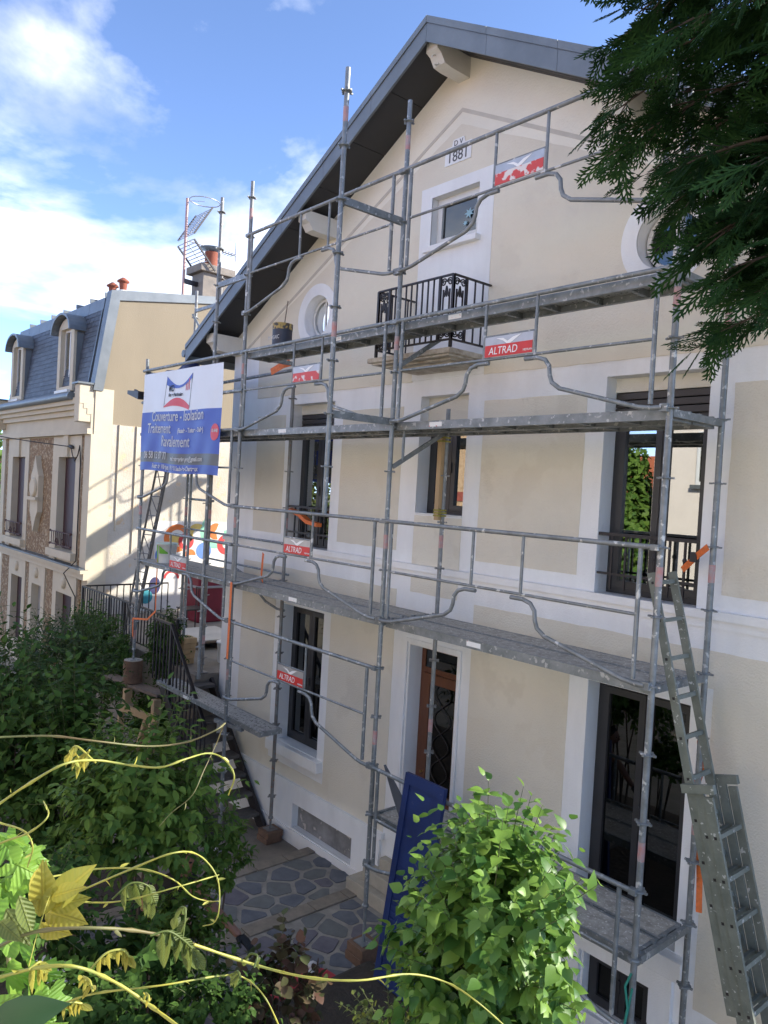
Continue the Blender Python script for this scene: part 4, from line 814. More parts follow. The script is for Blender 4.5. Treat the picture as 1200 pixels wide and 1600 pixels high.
# straps
def strap(pts, w, label, t=.004, up=(0,1,0), rat=None):
    b = MB()
    for u, v in zip(pts, pts[1:]): b.bar(u, v, w, t, up)
    o = b.build('ratchet_strap', ORANGE)
    tag(o, label, 'strap')
    if rat: MB().bevbox(rat[0]-.03,rat[0]+.03,rat[1]-.03,rat[1]+.03,rat[2]-.04,rat[2]+.04,.006).build('ratchet', BLACKIRON, o)
    return o
strap([(-5.90,-.082,.02),(-5.91,-.078,-.55),(-5.92,-.078,-.98)], .05, 'orange strap hanging straight down from the lower deck guardrail by the house corner', rat=None)
strap([(-6.2,.95,.98),(-5.95,.97,.92),(-5.75,.97,.83),(-5.5,.97,.80)], .09, 'thick orange strap bundle across the left upstairs window rail', t=.05, up=(0,0,1))
strap([(-5.62,.2,.42),(-5.80,.3,.12),(-5.86,.36,.01)], .045, 'orange strap end lying down onto the lower deck')
strap([(-.02,.74,1.0),(-.16,.86,.92),(-.34,.97,.78)], .05, 'orange strap running from the end standard to the right upstairs window rail', rat=(-.2,.89,.9))
strap([(-.02,.83,-.55),(.0,.84,-.75),(-.05,.845,-.95)], .06, 'orange strap end fluttering behind the ladder below the lower deck')
strap([(.02,.845,-1.42),(.05,.82,-1.62),(.10,.74,-1.85)], .05, 'orange strap tail on the inner end standard near the bottom deck')
strap([(XL2,-.03,-1.25),(XL2+.02,-.05,-.95),(XL2+.45,0,-.90),(XL2+.62,.05,-.75),(XL2+.5,.1,-.45),(XL2+.45,.12,.3)], .03, 'orange strap looped from the end standard to the stair rail', t=.006)
strap([(-6.3,.6,2.86),(-6.1,.66,2.95),(-6.02,.72,2.98)], .10, 'orange tape flag by the deck at the house corner below the eaves')
tg = MB().tube([(.0,-.03,-2.1),(-.03,-.05,-2.2),(.0,-.05,-2.35),(-.02,-.05,-2.5),(.03,-.05,-2.62),(.0,-.05,-2.68),(-.05,-.04,-2.64),(-.01,-.035,-2.4),(.02,-.04,-2.2)], .009, 6).build('rope', mat('teal_green_rope', (.03,.26,.19), .7, var=.2)); tag(tg, 'short green rope knotted to the end standard under the bottom deck', 'rope')
# ladder leaning along the scaffold end, rungs square to the house
ld = thing('extension_ladder', (.85,.27,-3.56), 'weathered aluminium three section extension ladder leaning at the scaffold end', 'ladder')
LAD = mat('paint_splashed_aluminium', (.21,.225,.19), .6, metal=.2, col2=(.14,.155,.13), scale=8, bump=.001, speck=(.5,.5,.47), speck_scale=30, speck_t=.64)
top, bot = Vector((-.135,.28,.80)), Vector((1.06,.28,-3.555)); d = (top-bot).normalized(); nrm = Vector((0,1,0)).cross(d).normalized()
if nrm.x < 0: nrm = -nrm
Lt = (top-bot).length
def section(s0, s1, off, half, hole=True):
    o = MB(); b0, b1 = bot+d*s0+nrm*off, bot+d*s1+nrm*off
    for s in (-1, 1): o.bar(b0+Vector((0,s*half,0)), b1+Vector((0,s*half,0)), .062, .024, (0,1,0))
    o = o.build('stile_pair', LAD, ld); k = s0+.14; 
    while k < s1-.06:
        q = bot+d*k+nrm*off; MB().bar(q+Vector((0,-half+.012,0)), q+Vector((0,half-.012,0)), .03, .03, d).build('rung', LAD, ld)
        for s in (-1, 1): MB().bar(q+Vector((0,s*(half+.0121),0)), q+Vector((0,s*(half+.013),0)), .02, .02, d).build('rung_socket', BLACKIRON, o)
        k += .28
section(1.5, Lt, -.0, .15); section(0, 3.0, .07, .165); section(0, 2.93, .14, .18)
for s in (-1, 1): q = bot+d*2.95+nrm*.07+Vector((0,s*.175,0)); MB().bar(q, q+d*.06, .24, .04, (0,1,0)).build('guide_bracket', LAD, ld)
# blue shutter leaning on the guardrail
bs = thing('blue_shutter', (-2.2,-.25,-3.29), 'dark blue louvred shutter panel leaning on the scaffold guardrail behind the bush', 'shutter'); BLUE = mat('dark_blue_gloss', (.011,.032,.14), .55, col2=(.008,.02,.085), scale=3, bump=.002, speck=(.10,.13,.20), speck_scale=9, speck_t=.66)
a0, a1 = Vector((-2.45,-.30,-3.29)), Vector((-2.40,-.075,-1.36)); up = (a1-a0); ux = Vector((1,0,0)); nn_ = ux.cross(up).normalized(); Lb = up.length; up = up.normalized()
if nn_.y > 0: nn_ = -nn_
def pan(u0, u1, v0, v1, w0, w1, name, m, par): MB().prism([a0+ux*u0+up*v0+nn_*w0, a0+ux*u1+up*v0+nn_*w0, a0+ux*u1+up*v1+nn_*w0, a0+ux*u0+up*v1+nn_*w0], nn_*(w1-w0)).build(name, m, par)
pan(0,.52,0,Lb,0,.025,'panel',BLUE,bs); pan(0,.07,0,Lb,.0252,.04,'stile',BLUE,bs); pan(.45,.52,0,Lb,.0252,.04,'stile',BLUE,bs); pan(.0701,.4499,Lb-.10,Lb,.0252,.04,'rail',BLUE,bs); pan(.0701,.4499,0,.1,.0252,.04,'rail',BLUE,bs)
for k in range(16): pan(.08,.44,.16+k*.06,.185+k*.06,.0252,.036,'louvre',BLUE, bs)
gpn = MB().prism([(-2.85,.0,-1.45),(-2.5,.0,-1.75),(-2.5,.02,-2.05),(-2.72,.02,-1.72)], (0,.03,0)).build('board_offcut', mat('dark_grey_board', (.10,.11,.13), .6, var=.2)); tag(gpn, 'dark grey board corner sticking out behind the blue shutter', 'board')
# terrace clutter
pal = thing('pallet', (-10.3,2.0,-1.75), 'wooden pallet with a pale sheet on top on the terrace', 'pallet')
for yy in (1.55,1.95,2.35): MB().bevbox(-10.85,-9.75,yy-.05,yy+.05,-1.749,-1.63,.004).build('bearer', OLDWOOD, pal)
MB().box(-10.9,-9.7,1.45,2.45,-1.629,-1.60).build('deck_board', OLDWOOD, pal); MB().bevbox(-10.95,-9.72,1.48,2.5,-1.599,-1.575,.004).build('sheet', mat('pale_sheet', (.50,.47,.42), .7, var=.2, scale=3), pal)
pb = thing('timber_stack', (-10.6,3.2,-1.75), 'stack of golden brown boards against the terrace wall', 'boards')
for k in range(4): MB().bevbox(-11.3,-9.8,2.9+.05*k,3.35,-1.749+.08*k,-1.68+.08*k,.004).build('board', WOOD, pb)
CRIM = mat('crimson_tarp', (.19,.01,.03), .55, var=.3, scale=3, bump=.01, bscale=8); pts = []
cw = thing('covered_cabinet', (-12.2,3.1,-1.75), 'crimson covered garden cabinet beside the mural wall', 'cabinet'); MB().bevbox(-12.9,-12.2,2.75,3.35,-1.749,-.62,.04).build('cover', CRIM, cw); MB().bevbox(-12.93,-12.17,2.72,3.38,-1.0,-.95,.01).build('cord', mat('grey_cord', (.3,.3,.32), .7), cw)
gc = thing('garden_chair', (-11.6,2.3,-1.75), 'black metal garden chair on the terrace in front of the crimson cabinet', 'chair')
for u in ((-11.8,2.1),(-11.4,2.1),(-11.8,2.5),(-11.4,2.5)): MB().tube([(u[0],u[1],-1.749),(u[0],u[1],-1.32 if u[1]<2.3 else -.9)], .014, 6).build('leg', BLACKIRON, gc)
MB().bevbox(-11.83,-11.37,2.07,2.53,-1.32,-1.29,.01).build('seat', BLACKIRON, gc); b = MB(); 
for k in range(6): b.bar((-11.8+.08*k,2.5,-1.28),(-11.8+.08*k,2.5,-.92),.012,.012,(0,1,0))
b.bar((-11.82,2.5,-.91),(-11.38,2.5,-.91),.03,.03); b.build('backrest', BLACKIRON, gc)
pf = thing('cut_timber_pile', (-8.9,.95,-1.75), 'pile of short pine offcuts at the terrace edge', 'offcuts')
for k in range(5): MB().bevbox(-9.15+.02*k,-8.85+.02*k,.75,.98,-1.749+.09*k,-1.665+.09*k,.006).build('offcut', WOOD, pf)
dl = thing('site_lamp', (-9.2,-.02,2.5), 'small dark floodlight sticking out from the banner post', 'lamp'); MB().bar((-9.02,-.03,2.62),(-9.32,-.06,2.72),.03,.03).build('arm', BLACKIRON, dl); MB().prism([(-9.48,-.12,2.66),(-9.05,-.12,2.55),(-9.05,-.12,2.68),(-9.48,-.12,2.72)], (0,.14,0)).build('head', BLACKIRON, dl)
# dark blue bags hung up by the eaves
TARP = mat('navy_tarp', (.02,.03,.11), .6, var=.4, scale=6, bump=.02, bscale=9)
def blob(c, r, m, name, parent=None, seed=1, sub=3, amp=.25):
    bm = bmesh.new(); bmesh.ops.create_icosphere(bm, subdivisions=sub, radius=1); rr = random.Random(seed); ph = [rr.uniform(0,6.28) for _ in range(9)]
    for v in bm.verts:
        k = 1+amp*(math.sin(3.1*v.co.x+ph[0])*math.sin(2.7*v.co.y+ph[1])+.5*math.sin(6*v.co.z+ph[2])*math.sin(5*v.co.x+ph[3])); v.co = Vector((v.co.x*r[0]*k+c[0], v.co.y*r[1]*k+c[1], v.co.z*r[2]*k+c[2]))
    bm.verts.index_update(); o = MB().add([v.co[:] for v in bm.verts], [[v.index for v in f.verts] for f in bm.faces], True); bm.free(); return o.build(name, m, parent, fix=False)
o = blob((-8.45,.38,2.93), (.42,.22,.16), TARP, 'tarpaulin_bundle', seed=4, amp=.45); tag(o, 'crumpled navy tarpaulin bundle on the deck behind the banner', 'tarpaulin')
# small garden bits
o = MB().lathe((-6.55,-.55,-3.62), [(.09,0),(.13,.2),(.145,.2),(.145,.24),(.12,.24)], 18).build('flower_pot', CLAY); tag(o, 'terracotta flower pot standing on the paving by the stair foot', 'flower pot')
b = MB(); n = 22
b.add([(-2.93+.30*math.cos(a)*(1+.12*math.sin(3*a)), -.78+.42*math.sin(a)*(1+.1*math.cos(2*a)), -3.492+.006*(k%2)) for k, a in enumerate([2*PI*j/n for j in range(n)])]+[(-2.93,-.78,-3.485)], [(k,(k+1)%n,n) for k in range(n)]); o = b.build('red_cloth', mat('coral_red_cloth', (.48,.05,.06), .8, var=.2, scale=8, bump=.004), fix=False); tag(o, 'coral red cloth spread flat on the crazy paving', 'cloth')
for k, (x, y, r) in enumerate(((-3.02,-.62,.055),(-3.12,-.55,.05))): o = blob((x,y,-3.46+.02), (r,r,r*.9), mat('white_toy', (.6,.58,.56), .6, var=.2, scale=20), 'toy', seed=k, sub=2, amp=.1); tag(o, 'plain white toy lump lying at the edge of the red cloth', 'toy', 'toys by the red cloth')  # plain white lumps set in place of small toys
o = blob((-4.6,-2.55,-3.55), (.26,.2,.14), mat('white_plastic_sack', (.62,.63,.66), .5, var=.2, scale=4), 'plastic_sack', seed=9, amp=.3); tag(o, 'crumpled white plastic sack lying among the garden shrubs', 'sack')
o = MB().lathe((-.82,YF+.45,-2.0), [(.16,0),(.17,.5),(.12,.56)], 16).build('jar', WPL); tag(o, 'pale container standing behind the glass of the dark ground floor window', 'container')
bpy.data.objects.remove(o)
# distant things left of the townhouse
ROOFR = mat('orange_roof_tiles', (.42,.12,.05), .85, var=.25, scale=3, bump=.02, bscale=8)
fh = thing('far_house', (-42,6,-3.7), 'low pale house with orange tiled roof far beyond the townhouse', 'house')
MB().box(-46,-37,3,10,-3.7,-.2).build('wall', mat('grey_blue_wall', (.42,.44,.46), .85, var=.1), fh); MB().prism([(-46.5,2.6,-.3),(-46.5,6.5,2.4),(-46.5,10.4,-.3)], (10,0,0)).build('roof', ROOFR, fh)
for x in (-44.5,-42,-39.5): MB().box(x-.5,x+.5,2.93,2.99,-2.2,-.8).build('window', GLASSD, fh)
# ================================================================ plants
def leaf_geo(prof, fold=.22, droop=.22, curl=0.0, serr=0.0):
    """leaf along +Y, length 1; prof = [(t, half width)]"""
    V, F = [], []
    for i, (t, w) in enumerate(prof):
        z = -droop*t*t; ww = w*(1+(serr if i%2 else -serr))
        V += [(-ww, t-.03*w, z+fold*w), (0, t, z), (ww, t-.03*w, z+fold*w)]
    for i in range(len(prof)-1):
        a, b = 3*i, 3*i+3; F += [(a, a+1, b+1, b), (a+1, a+2, b+2, b+1)]
    return np.array(V, float), F
OVATE = leaf_geo([(0,.02),(.10,.22),(.25,.345),(.42,.36),(.60,.285),(.78,.16),(.90,.07),(1,.004)], serr=.05)
OVATE_S = leaf_geo([(0,.02),(.22,.30),(.55,.29),(.82,.12),(1,.004)])
LANCE = leaf_geo([(0,.015),(.12,.12),(.3,.20),(.48,.21),(.66,.17),(.84,.085),(.94,.03),(1,.003)], fold=.28, droop=.10)
LANCE_S = leaf_geo([(0,.02),(.3,.17),(.7,.14),(1,.004)], fold=.35, droop=.25)
ELLIP = leaf_geo([(0,.02),(.12,.12),(.32,.215),(.52,.225),(.72,.16),(.88,.075),(1,.004)], fold=.25, droop=.25)
ELLIP_S = leaf_geo([(0,.02),(.28,.20),(.6,.20),(.85,.085),(1,.004)], fold=.25, droop=.25)
ROUND = leaf_geo([(0,.06),(.12,.30),(.35,.46),(.6,.44),(.85,.24),(1,.02)], fold=.15, droop=.15)
BLADE = leaf_geo([(0,.04),(.2,.11),(.5,.13),(.8,.08),(1,.003)], fold=.5, droop=.3)
def frames(d, n):
    """rows: leaf axis d (N,3), normal hint n (N,3) -> rotation (N,3,3) with columns x,y,z"""
    y = d/np.linalg.norm(d, axis=1, keepdims=True); x = np.cross(y, n); l = np.linalg.norm(x, axis=1, keepdims=True); x = np.where(l > 1e-5, x/np.maximum(l, 1e-5), np.array([[1.,0,0]])); z = np.cross(x, y)
    return np.stack([x, y, z], 2)
def scatter(name, m, geo, P, Rm, S, parent, **k):
    V, F = geo; N = len(P); off = np.array(parent_off(parent)) if parent else np.zeros(3)
    W = np.einsum('nij,vj->nvi', Rm, V)*S[:,None,None]+P[:,None,:]; W[..., 2] += ZO; W -= off
    nv = len(V); fl = np.array([i for f in F for i in f]); ln = np.array([len(f) for f in F])
    loops = (fl[None,:]+(np.arange(N)*nv)[:,None]).ravel(); lt = np.tile(ln, N); ls = np.concatenate([[0], np.cumsum(lt)[:-1]])
    me = bpy.data.meshes.new(name); me.vertices.add(N*nv); me.vertices.foreach_set('co', W.ravel()); me.loops.add(len(loops)); me.loops.foreach_set('vertex_index', loops.astype(np.int32))
    me.polygons.add(len(lt)); me.polygons.foreach_set('loop_start', ls.astype(np.int32)); me.polygons.foreach_set('loop_total', lt.astype(np.int32)); me.polygons.foreach_set('use_smooth', np.ones(len(lt), bool)); me.update(calc_edges=True); me.validate()
    me.materials.append(m); o = bpy.data.objects.new(name, me); COL.objects.link(o); o.parent = parent
    for a, b in k.items(): o[a] = b
    return o
LEAFMESH = {}
def single_leaves(name, m, geo, P, Rm, S, parent):
    key = (id(geo), m.name)
    if key not in LEAFMESH:
        me = bpy.data.meshes.new(name); me.from_pydata([tuple(v) for v in geo[0]], [], geo[1]); me.polygons.foreach_set('use_smooth', [True]*len(geo[1])); me.materials.append(m); me.update(); LEAFMESH[key] = me
    off = parent_off(parent)
    for p, r, s in zip(P, Rm, S):
        o = bpy.data.objects.new(name, LEAFMESH[key]); COL.objects.link(o); o.parent = parent
        M = Matrix(r.tolist()).to_4x4()@Matrix.Scale(float(s), 4); M.translation = Vector((p[0]-off.x, p[1]-off.y, p[2]+ZO-off.z)); o.matrix_local = M
def norm(a): return a/np.maximum(np.linalg.norm(a, axis=-1, keepdims=True), 1e-6)
BARK = mat('grey_brown_bark', (.10,.075,.055), .9, col2=(.06,.045,.035), scale=20, bump=.004, bscale=60)
TWIG = mat('green_twig', (.10,.12,.045), .8, var=.3)
CN = np.array(CAMP)
def shrub(name, label, base, c, r, shoots, per, L, m, geo, geo_s, singles=0, seed=1, up=.25, inner=.35, lumps=.22, cat='shrub', group=None, stems=9, droop=.35, zcut=-.9, stem_r=.014, name_leaf='leaf', Lvar=.35, flat=.6):
    g = np.random.default_rng(seed); base = np.array(base); c = np.array(c); r = np.array(r)
    o = thing(name, base, label, cat, group)
    u = norm(g.normal(size=(shoots*2,3))); u = u[u[:,2] > zcut][:shoots]; n = len(u)
    ph = g.uniform(0, 6.28, (6,)); lump = 1+lumps*(np.sin(3*u[:,0]*2+ph[0])*np.sin(3*u[:,1]*2+ph[1])+.7*np.sin(7*u[:,2]+ph[2])*np.sin(6*u[:,0]+ph[3]))
    tip = c+u*r*(lump*g.uniform(.82,1.08,n))[:,None]; st = c+u*r*inner*g.uniform(.6,1.3,n)[:,None]+np.array([0,0,-.15])*r
    Ps, Ds, Ns, Ss = [], [], [], []; mb = MB()
    for i in range(n):
        a, b = st[i], tip[i]; mid = (a+b)/2+np.array([0,0,up])*np.linalg.norm(b-a)*.5; ts = np.linspace(.12, 1, per)
        path = ((1-ts)**2)[:,None]*a+(2*ts*(1-ts))[:,None]*mid+(ts**2)[:,None]*b; tg = norm(2*(1-ts)[:,None]*(mid-a)+2*ts[:,None]*(b-mid))
        if i%2 == 0:
            q = [a]+[path[j] for j in (per//3, 2*per//3, per-1)]; mb.tube([tuple(x) for x in q], [.005,.004,.003,.0015], 3, caps=False)
        s0 = norm(np.cross(tg, np.array([.1,.2,1.]))); s1 = np.cross(tg, s0)
        for j in range(per):
            for sg in (1, -1):
                if j == per-1 and sg < 0: continue
                sd = (s0[j] if j%2 else s1[j])*sg; d = sd*.9+tg[j]*(.55 if j < per-1 else 1.2)+u[i]*.25+np.array([0,0,-droop])+g.normal(size=3)*.22
                Ps.append(path[j]); Ds.append(d); Ns.append(np.array([0,0,1.])*flat+u[i]*.5+g.normal(size=3)*.28); Ss.append(L*(1-Lvar*ts[j]**3)*g.uniform(.5,1.3))
    P, D, Nn, S = map(np.array, (Ps, Ds, Ns, Ss)); Rm = frames(D, Nn)
    k = max(3, stems); idx = g.choice(n, k, replace=False)
    sm = MB()
    for q in idx:
        b0 = base+np.array([g.uniform(-.1,.1),g.uniform(-.1,.1),0])*np.array([r[0],r[1],1]); b1 = st[q]; m1 = (b0*.5+b1*.5)+np.array([g.uniform(-.1,.1),g.uniform(-.1,.1),.05]); sm.tube([tuple(b0),tuple(m1),tuple(b1)], [stem_r,stem_r*.75,stem_r*.4], 6)
    sm.build('stems', BARK, o); mb.build('twigs', TWIG, o, fix=False, kind='stuff')
    order = np.argsort(np.linalg.norm(P-CN, axis=1)); near, rest = order[:singles], order[singles:]
    if singles: single_leaves(name_leaf, m, geo, P[near], Rm[near], S[near], o)
    scatter('foliage', m, geo_s, P[rest], Rm[rest], S[rest], o, kind='stuff'); return o
LEAF_BRIGHT = mat('fresh_green_leaf', (.19,.32,.055), .42, col2=(.05,.135,.028), island=1, trans=.30, spec=.3)
LEAF_MID = mat('mid_green_leaf', (.135,.215,.038), .5, col2=(.055,.12,.024), island=1, trans=.24, spec=.14)
LEAF_DARK = mat('dark_green_leaf', (.068,.13,.026), .55, col2=(.025,.06,.014), island=1, trans=.18, spec=.1)
LEAF_HEDGE = mat('fine_hedge_leaf', (.05,.085,.025), .5, col2=(.025,.055,.015), island=1, trans=.2, spec=.2)
LEAF_ROSE = mat('bronze_rose_leaf', (.06,.075,.03), .5, col2=(.085,.04,.03), island=1, trans=.12, spec=.2)
LEAF_YEL = mat('yellow_green_leaf', (.16,.19,.035), .5, col2=(.07,.11,.03), island=1, trans=.2)
V3 = lambda v: (v.x, v.y, v.z)
# bright shrub by the bottom deck
cb_ = at(760,1484,4.15)
shrub('leafy_shrub', 'bright green upright shrub with pointed leaves in front of the blue shutter', (cb_.x,cb_.y,-3.31), V3(cb_), (.53,.50,.90), 380, 8, .102, LEAF_BRIGHT, OVATE, OVATE, 300, 3, up=.2, droop=.5, lumps=.22)
shrub('laurel_shrub', 'tall dark laurel added out of view to shade the lower bright shrub', (2.75,1.3,-3.7), (2.75,1.3,-1.75), (.75,.7,2.2), 260, 8, .12, LEAF_DARK, OVATE_S, OVATE_S, 0, 6, zcut=-.95)  # unseen laurel, added so its shade falls on the lower bright shrub
# shrub in the middle garden with open stems
cm = at(215,1268,6.4)
shrub('garden_shrub', 'loose mid green shrub with bare lower stems growing beside the paving', (cm.x+.05,cm.y+.1,-3.7), V3(cm), (.80,.70,.82), 250, 9, .112, LEAF_MID, ELLIP, ELLIP_S, 300, 5, up=.3, zcut=-.45, stems=7, stem_r=.02, lumps=.3)
cm2 = at(345,1330,7.0)
shrub('garden_shrub', 'thin leafy shrub growing at the edge of the paving near the flower pot', (cm2.x,cm2.y,-3.7), V3(cm2), (.28,.28,.42), 40, 7, .09, LEAF_MID, ELLIP, ELLIP_S, 0, 15, up=.3, stems=4)
# dark evergreen shrubs and hedge on the left
ca = at(20,1150,8.2)
shrub('laurel_shrub', 'big dark glossy evergreen shrub in front of the old townhouse', (ca.x,ca.y,-3.7), V3(ca), (1.0,1.0,1.28), 420, 8, .12, LEAF_DARK, ELLIP_S, ELLIP_S, 0, 7, lumps=.3)
ca2 = at(115,1215,7.6)
shrub('laurel_shrub', 'dark rounded evergreen shrub between the big evergreen and the timber trestle', (ca2.x,ca2.y,-3.7), V3(ca2), (.52,.6,1.15), 220, 8, .11, LEAF_DARK, OVATE_S, OVATE_S, 0, 8, lumps=.3)
ch_ = at(95,1040,10.5)
shrub('clipped_hedge', 'fine leaved clipped hedge below the townhouse ground floor windows', (ch_.x,ch_.y,-3.7), V3(ch_), (.95,.8,.78), 420, 9, .075, LEAF_HEDGE, LANCE_S, LANCE_S, 0, 9, lumps=.12, cat='hedge')
cv = at(262,1010,13.0)
shrub('drooping_bush', 'dark drooping narrow leaved bush behind the stair railing', (cv.x,cv.y,-3.7), V3(cv), (.5,.35,.62), 170, 9, .10, LEAF_DARK, LANCE_S, LANCE_S, 0, 10, droop=.9, lumps=.15, cat='bush')
shrub('terrace_hedge', 'dark leafy hedge growing up the terrace wall under the metal fence', (-10.9,.2,-3.7), (-10.9,.12,-1.85), (1.65,.36,.85), 420, 8, .085, LEAF_DARK, OVATE_S, OVATE_S, 0, 11, lumps=.12, cat='hedge', zcut=-.95)
shrub('shade_bush', 'dark bush filling the gap behind the timber trestle', (-9.0,.38,-3.7), (-9.0,.36,-2.75), (.85,.2,.75), 170, 8, .085, LEAF_DARK, OVATE_S, OVATE_S, 0, 13, cat='bush', zcut=-.95)
# underplanting
for i, (px, py, D, rr, L, m, gg, lab) in enumerate((
    (60,1420,5.0,(.5,.45,.5),.075,LEAF_DARK,OVATE_S,'dark leafy undergrowth plant behind the yellow vine leaves'),
    (200,1520,4.9,(.50,.45,.42),.085,LEAF_DARK,OVATE_S,'broad leaved dark plant in the shaded garden corner behind the vine'),
    (330,1570,4.8,(.42,.40,.32),.06,LEAF_DARK,OVATE_S,'small dark shrub beside the bronze leaved rose'),
    (110,1620,4.3,(.55,.40,.40),.08,LEAF_DARK,OVATE_S,'dark broad plant low under the crossing vine shoots'),
    (285,1450,5.9,(.36,.34,.40),.07,LEAF_MID,OVATE_S,'green bush in front of the crouching worker'))):
    q = at(px,py,D); shrub('undergrowth_plant', lab, (q.x,q.y,-3.7), V3(q), rr, 110, 7, L, m, gg, gg, 0, 20+i, cat='plant', stems=5)
q = at(440,1545,4.95); shrub('rose_bush', 'small rose bush with bronze tinted round leaves on the paving edge', (q.x,q.y,-3.52), V3(q), (.33,.30,.42), 46, 6, .075, LEAF_ROSE, ROUND, ROUND, 120, 31, cat='rose', stems=8, stem_r=.011)
q = at(610,1620,4.5); shrub('ground_cover_plant', 'low yellow green leafy plant at the foot of the bright shrub', (q.x,q.y,-3.52), V3(q), (.36,.26,.22), 70, 6, .045, LEAF_YEL, OVATE_S, OVATE_S, 0, 32, cat='plant', stems=4)
q = at(540,1640,4.5); g = np.random.default_rng(4); n = 40
o = thing('iris_clump', (q.x,q.y,-3.52), 'clump of dark strap shaped leaves at the edge of the paving', 'plant'); P = np.stack([q.x+g.uniform(-.12,.12,n), q.y+g.uniform(-.1,.1,n), np.full(n,-3.515)], 1); D = np.stack([g.uniform(-.6,.6,n), g.uniform(-.6,.6,n), np.full(n,1.)], 1)
single_leaves('leaf', LEAF_DARK, BLADE, P, frames(D, g.normal(size=(n,3))), g.uniform(.2,.4,n), o)
# ---------------------------------------------------------------- conifer
def frond_geo(seed=0):
    g = np.random.default_rng(seed); V, F = [], []
    def stick(a, b, r):
        a, b = np.array(a, float), np.array(b, float); d = b-a; x = np.cross(d, [0,0,1]); x = x/max(np.linalg.norm(x),1e-6); n = len(V); z = np.array([0,0,1.])
        m = a+d*.55
        V.extend([a-x*r*.6, a+x*r*.6, m+x*r, m-x*r, m+z*r*.7, b]); F.extend([(n,n+1,n+2,n+4),(n,n+4,n+3),(n+2,n+5,n+4),(n+4,n+5,n+3)])
    stick((0,0,0),(0,1.0,-.06),.020); k = 0; t = .10
    while t < .98:
        s = 1 if k%2 else -1; ln = .42*(1-t)**.8+.11; an = R(32+g.uniform(-8,8)); dx, dy = s*math.sin(an), math.cos(an); z0 = -.06*t; stick((0,t,z0),(dx*ln,t+dy*ln,z0-.05),.021)
        u = .22; j = 0
        while u < .92 and ln > .12:
            s2 = 1 if j%2 else -1; l2 = .40*ln*(1-u)+.085; a2 = an*s+s2*R(30); stick((dx*ln*u,t+dy*ln*u,z0-.04*u),(dx*ln*u+math.sin(a2)*l2,t+dy*ln*u+math.cos(a2)*l2,z0-.06*u),.019); u += .24; j += 1
        t += .075; k += 1
    return np.array(V), F
CONIF = mat('dark_conifer_scale_leaf', (.030,.078,.020), .75, col2=(.012,.040,.014), island=1, trans=.12, spec=.12)
tr_ = at(1492,330,3.0)
cf = thing('conifer', (tr_.x,tr_.y,-3.7), 'dark feathery conifer with drooping sprays beside the house', 'tree')
MB().tube([(tr_.x,tr_.y,-3.7),(tr_.x+.02,tr_.y,0),(tr_.x,tr_.y+.02,3),(tr_.x,tr_.y,7.2)], [.15,.12,.08,.02], 10).build('trunk', BARK, cf)
g = np.random.default_rng(12); P, D, Nn, S = [], [], [], []; br = MB()
T0 = np.array([tr_.x, tr_.y, 0]); left = np.array(-RT); 
for i in range(110):
    z = 2.15+3.8*(i/110)**.95; a = g.uniform(0, 2*math.pi) if i%2 else math.atan2(left[1], left[0])+g.uniform(-.8,.8)
    ln = (1.30-.10*max(0,z-4))*g.uniform(.82,1.1)*(.55+.45*min(1,max(0,(z-2.15)/1.1))); dv = np.array([math.cos(a), math.sin(a), .32]); b0 = T0+np.array([0,0,z]); pts = [b0+dv*ln*t+np.array([0,0,-.42*ln*t*t]) for t in np.linspace(0,1,9)]
    br.tube([tuple(p) for p in pts], [.018*(1-.1*k) for k in range(9)], 5, caps=False)
    for k in range(1, 25):
        if g.uniform() < .18: continue
        t = .12+.88*k/24; p = b0+dv*ln*t+np.array([0,0,-.42*ln*t*t]); tg = dv+np.array([0,0,-.84*t]); tg /= np.linalg.norm(tg); sd = np.cross(tg, [0,0,1]); sd /= np.linalg.norm(sd); sg = 1 if k%2 else -1
        sub = tg*.75+sd*sg*(.75 if k < 24 else 0)+np.array([0,0,g.uniform(-.25,.15)]); sub /= np.linalg.norm(sub); sl = g.uniform(.16,.36)*(1.15-.45*t); nfr = 4
        br.tube([tuple(p), tuple(p+sub*sl*.8)], [.005,.002], 3, caps=False)
        for j in range(nfr):
            q = p+sub*sl*(j/nfr); d = sub+g.normal(size=3)*.38+np.array([0,0,-.15]); P.append(q); D.append(d); Nn.append(np.array([0,0,1.])+g.normal(size=3)*.5); S.append(g.uniform(.12,.22))
br.build('branches', BARK, cf, fix=False, kind='stuff')
P, D, Nn, S = map(np.array, (P, D, Nn, S)); Fr = frames(D, Nn); kk = np.arange(len(P))%3
for q in range(3): scatter('foliage', CONIF, frond_geo(q+1), P[kk==q], Fr[kk==q], S[kk==q]*(.8,1,1.25)[q], cf, kind='stuff')
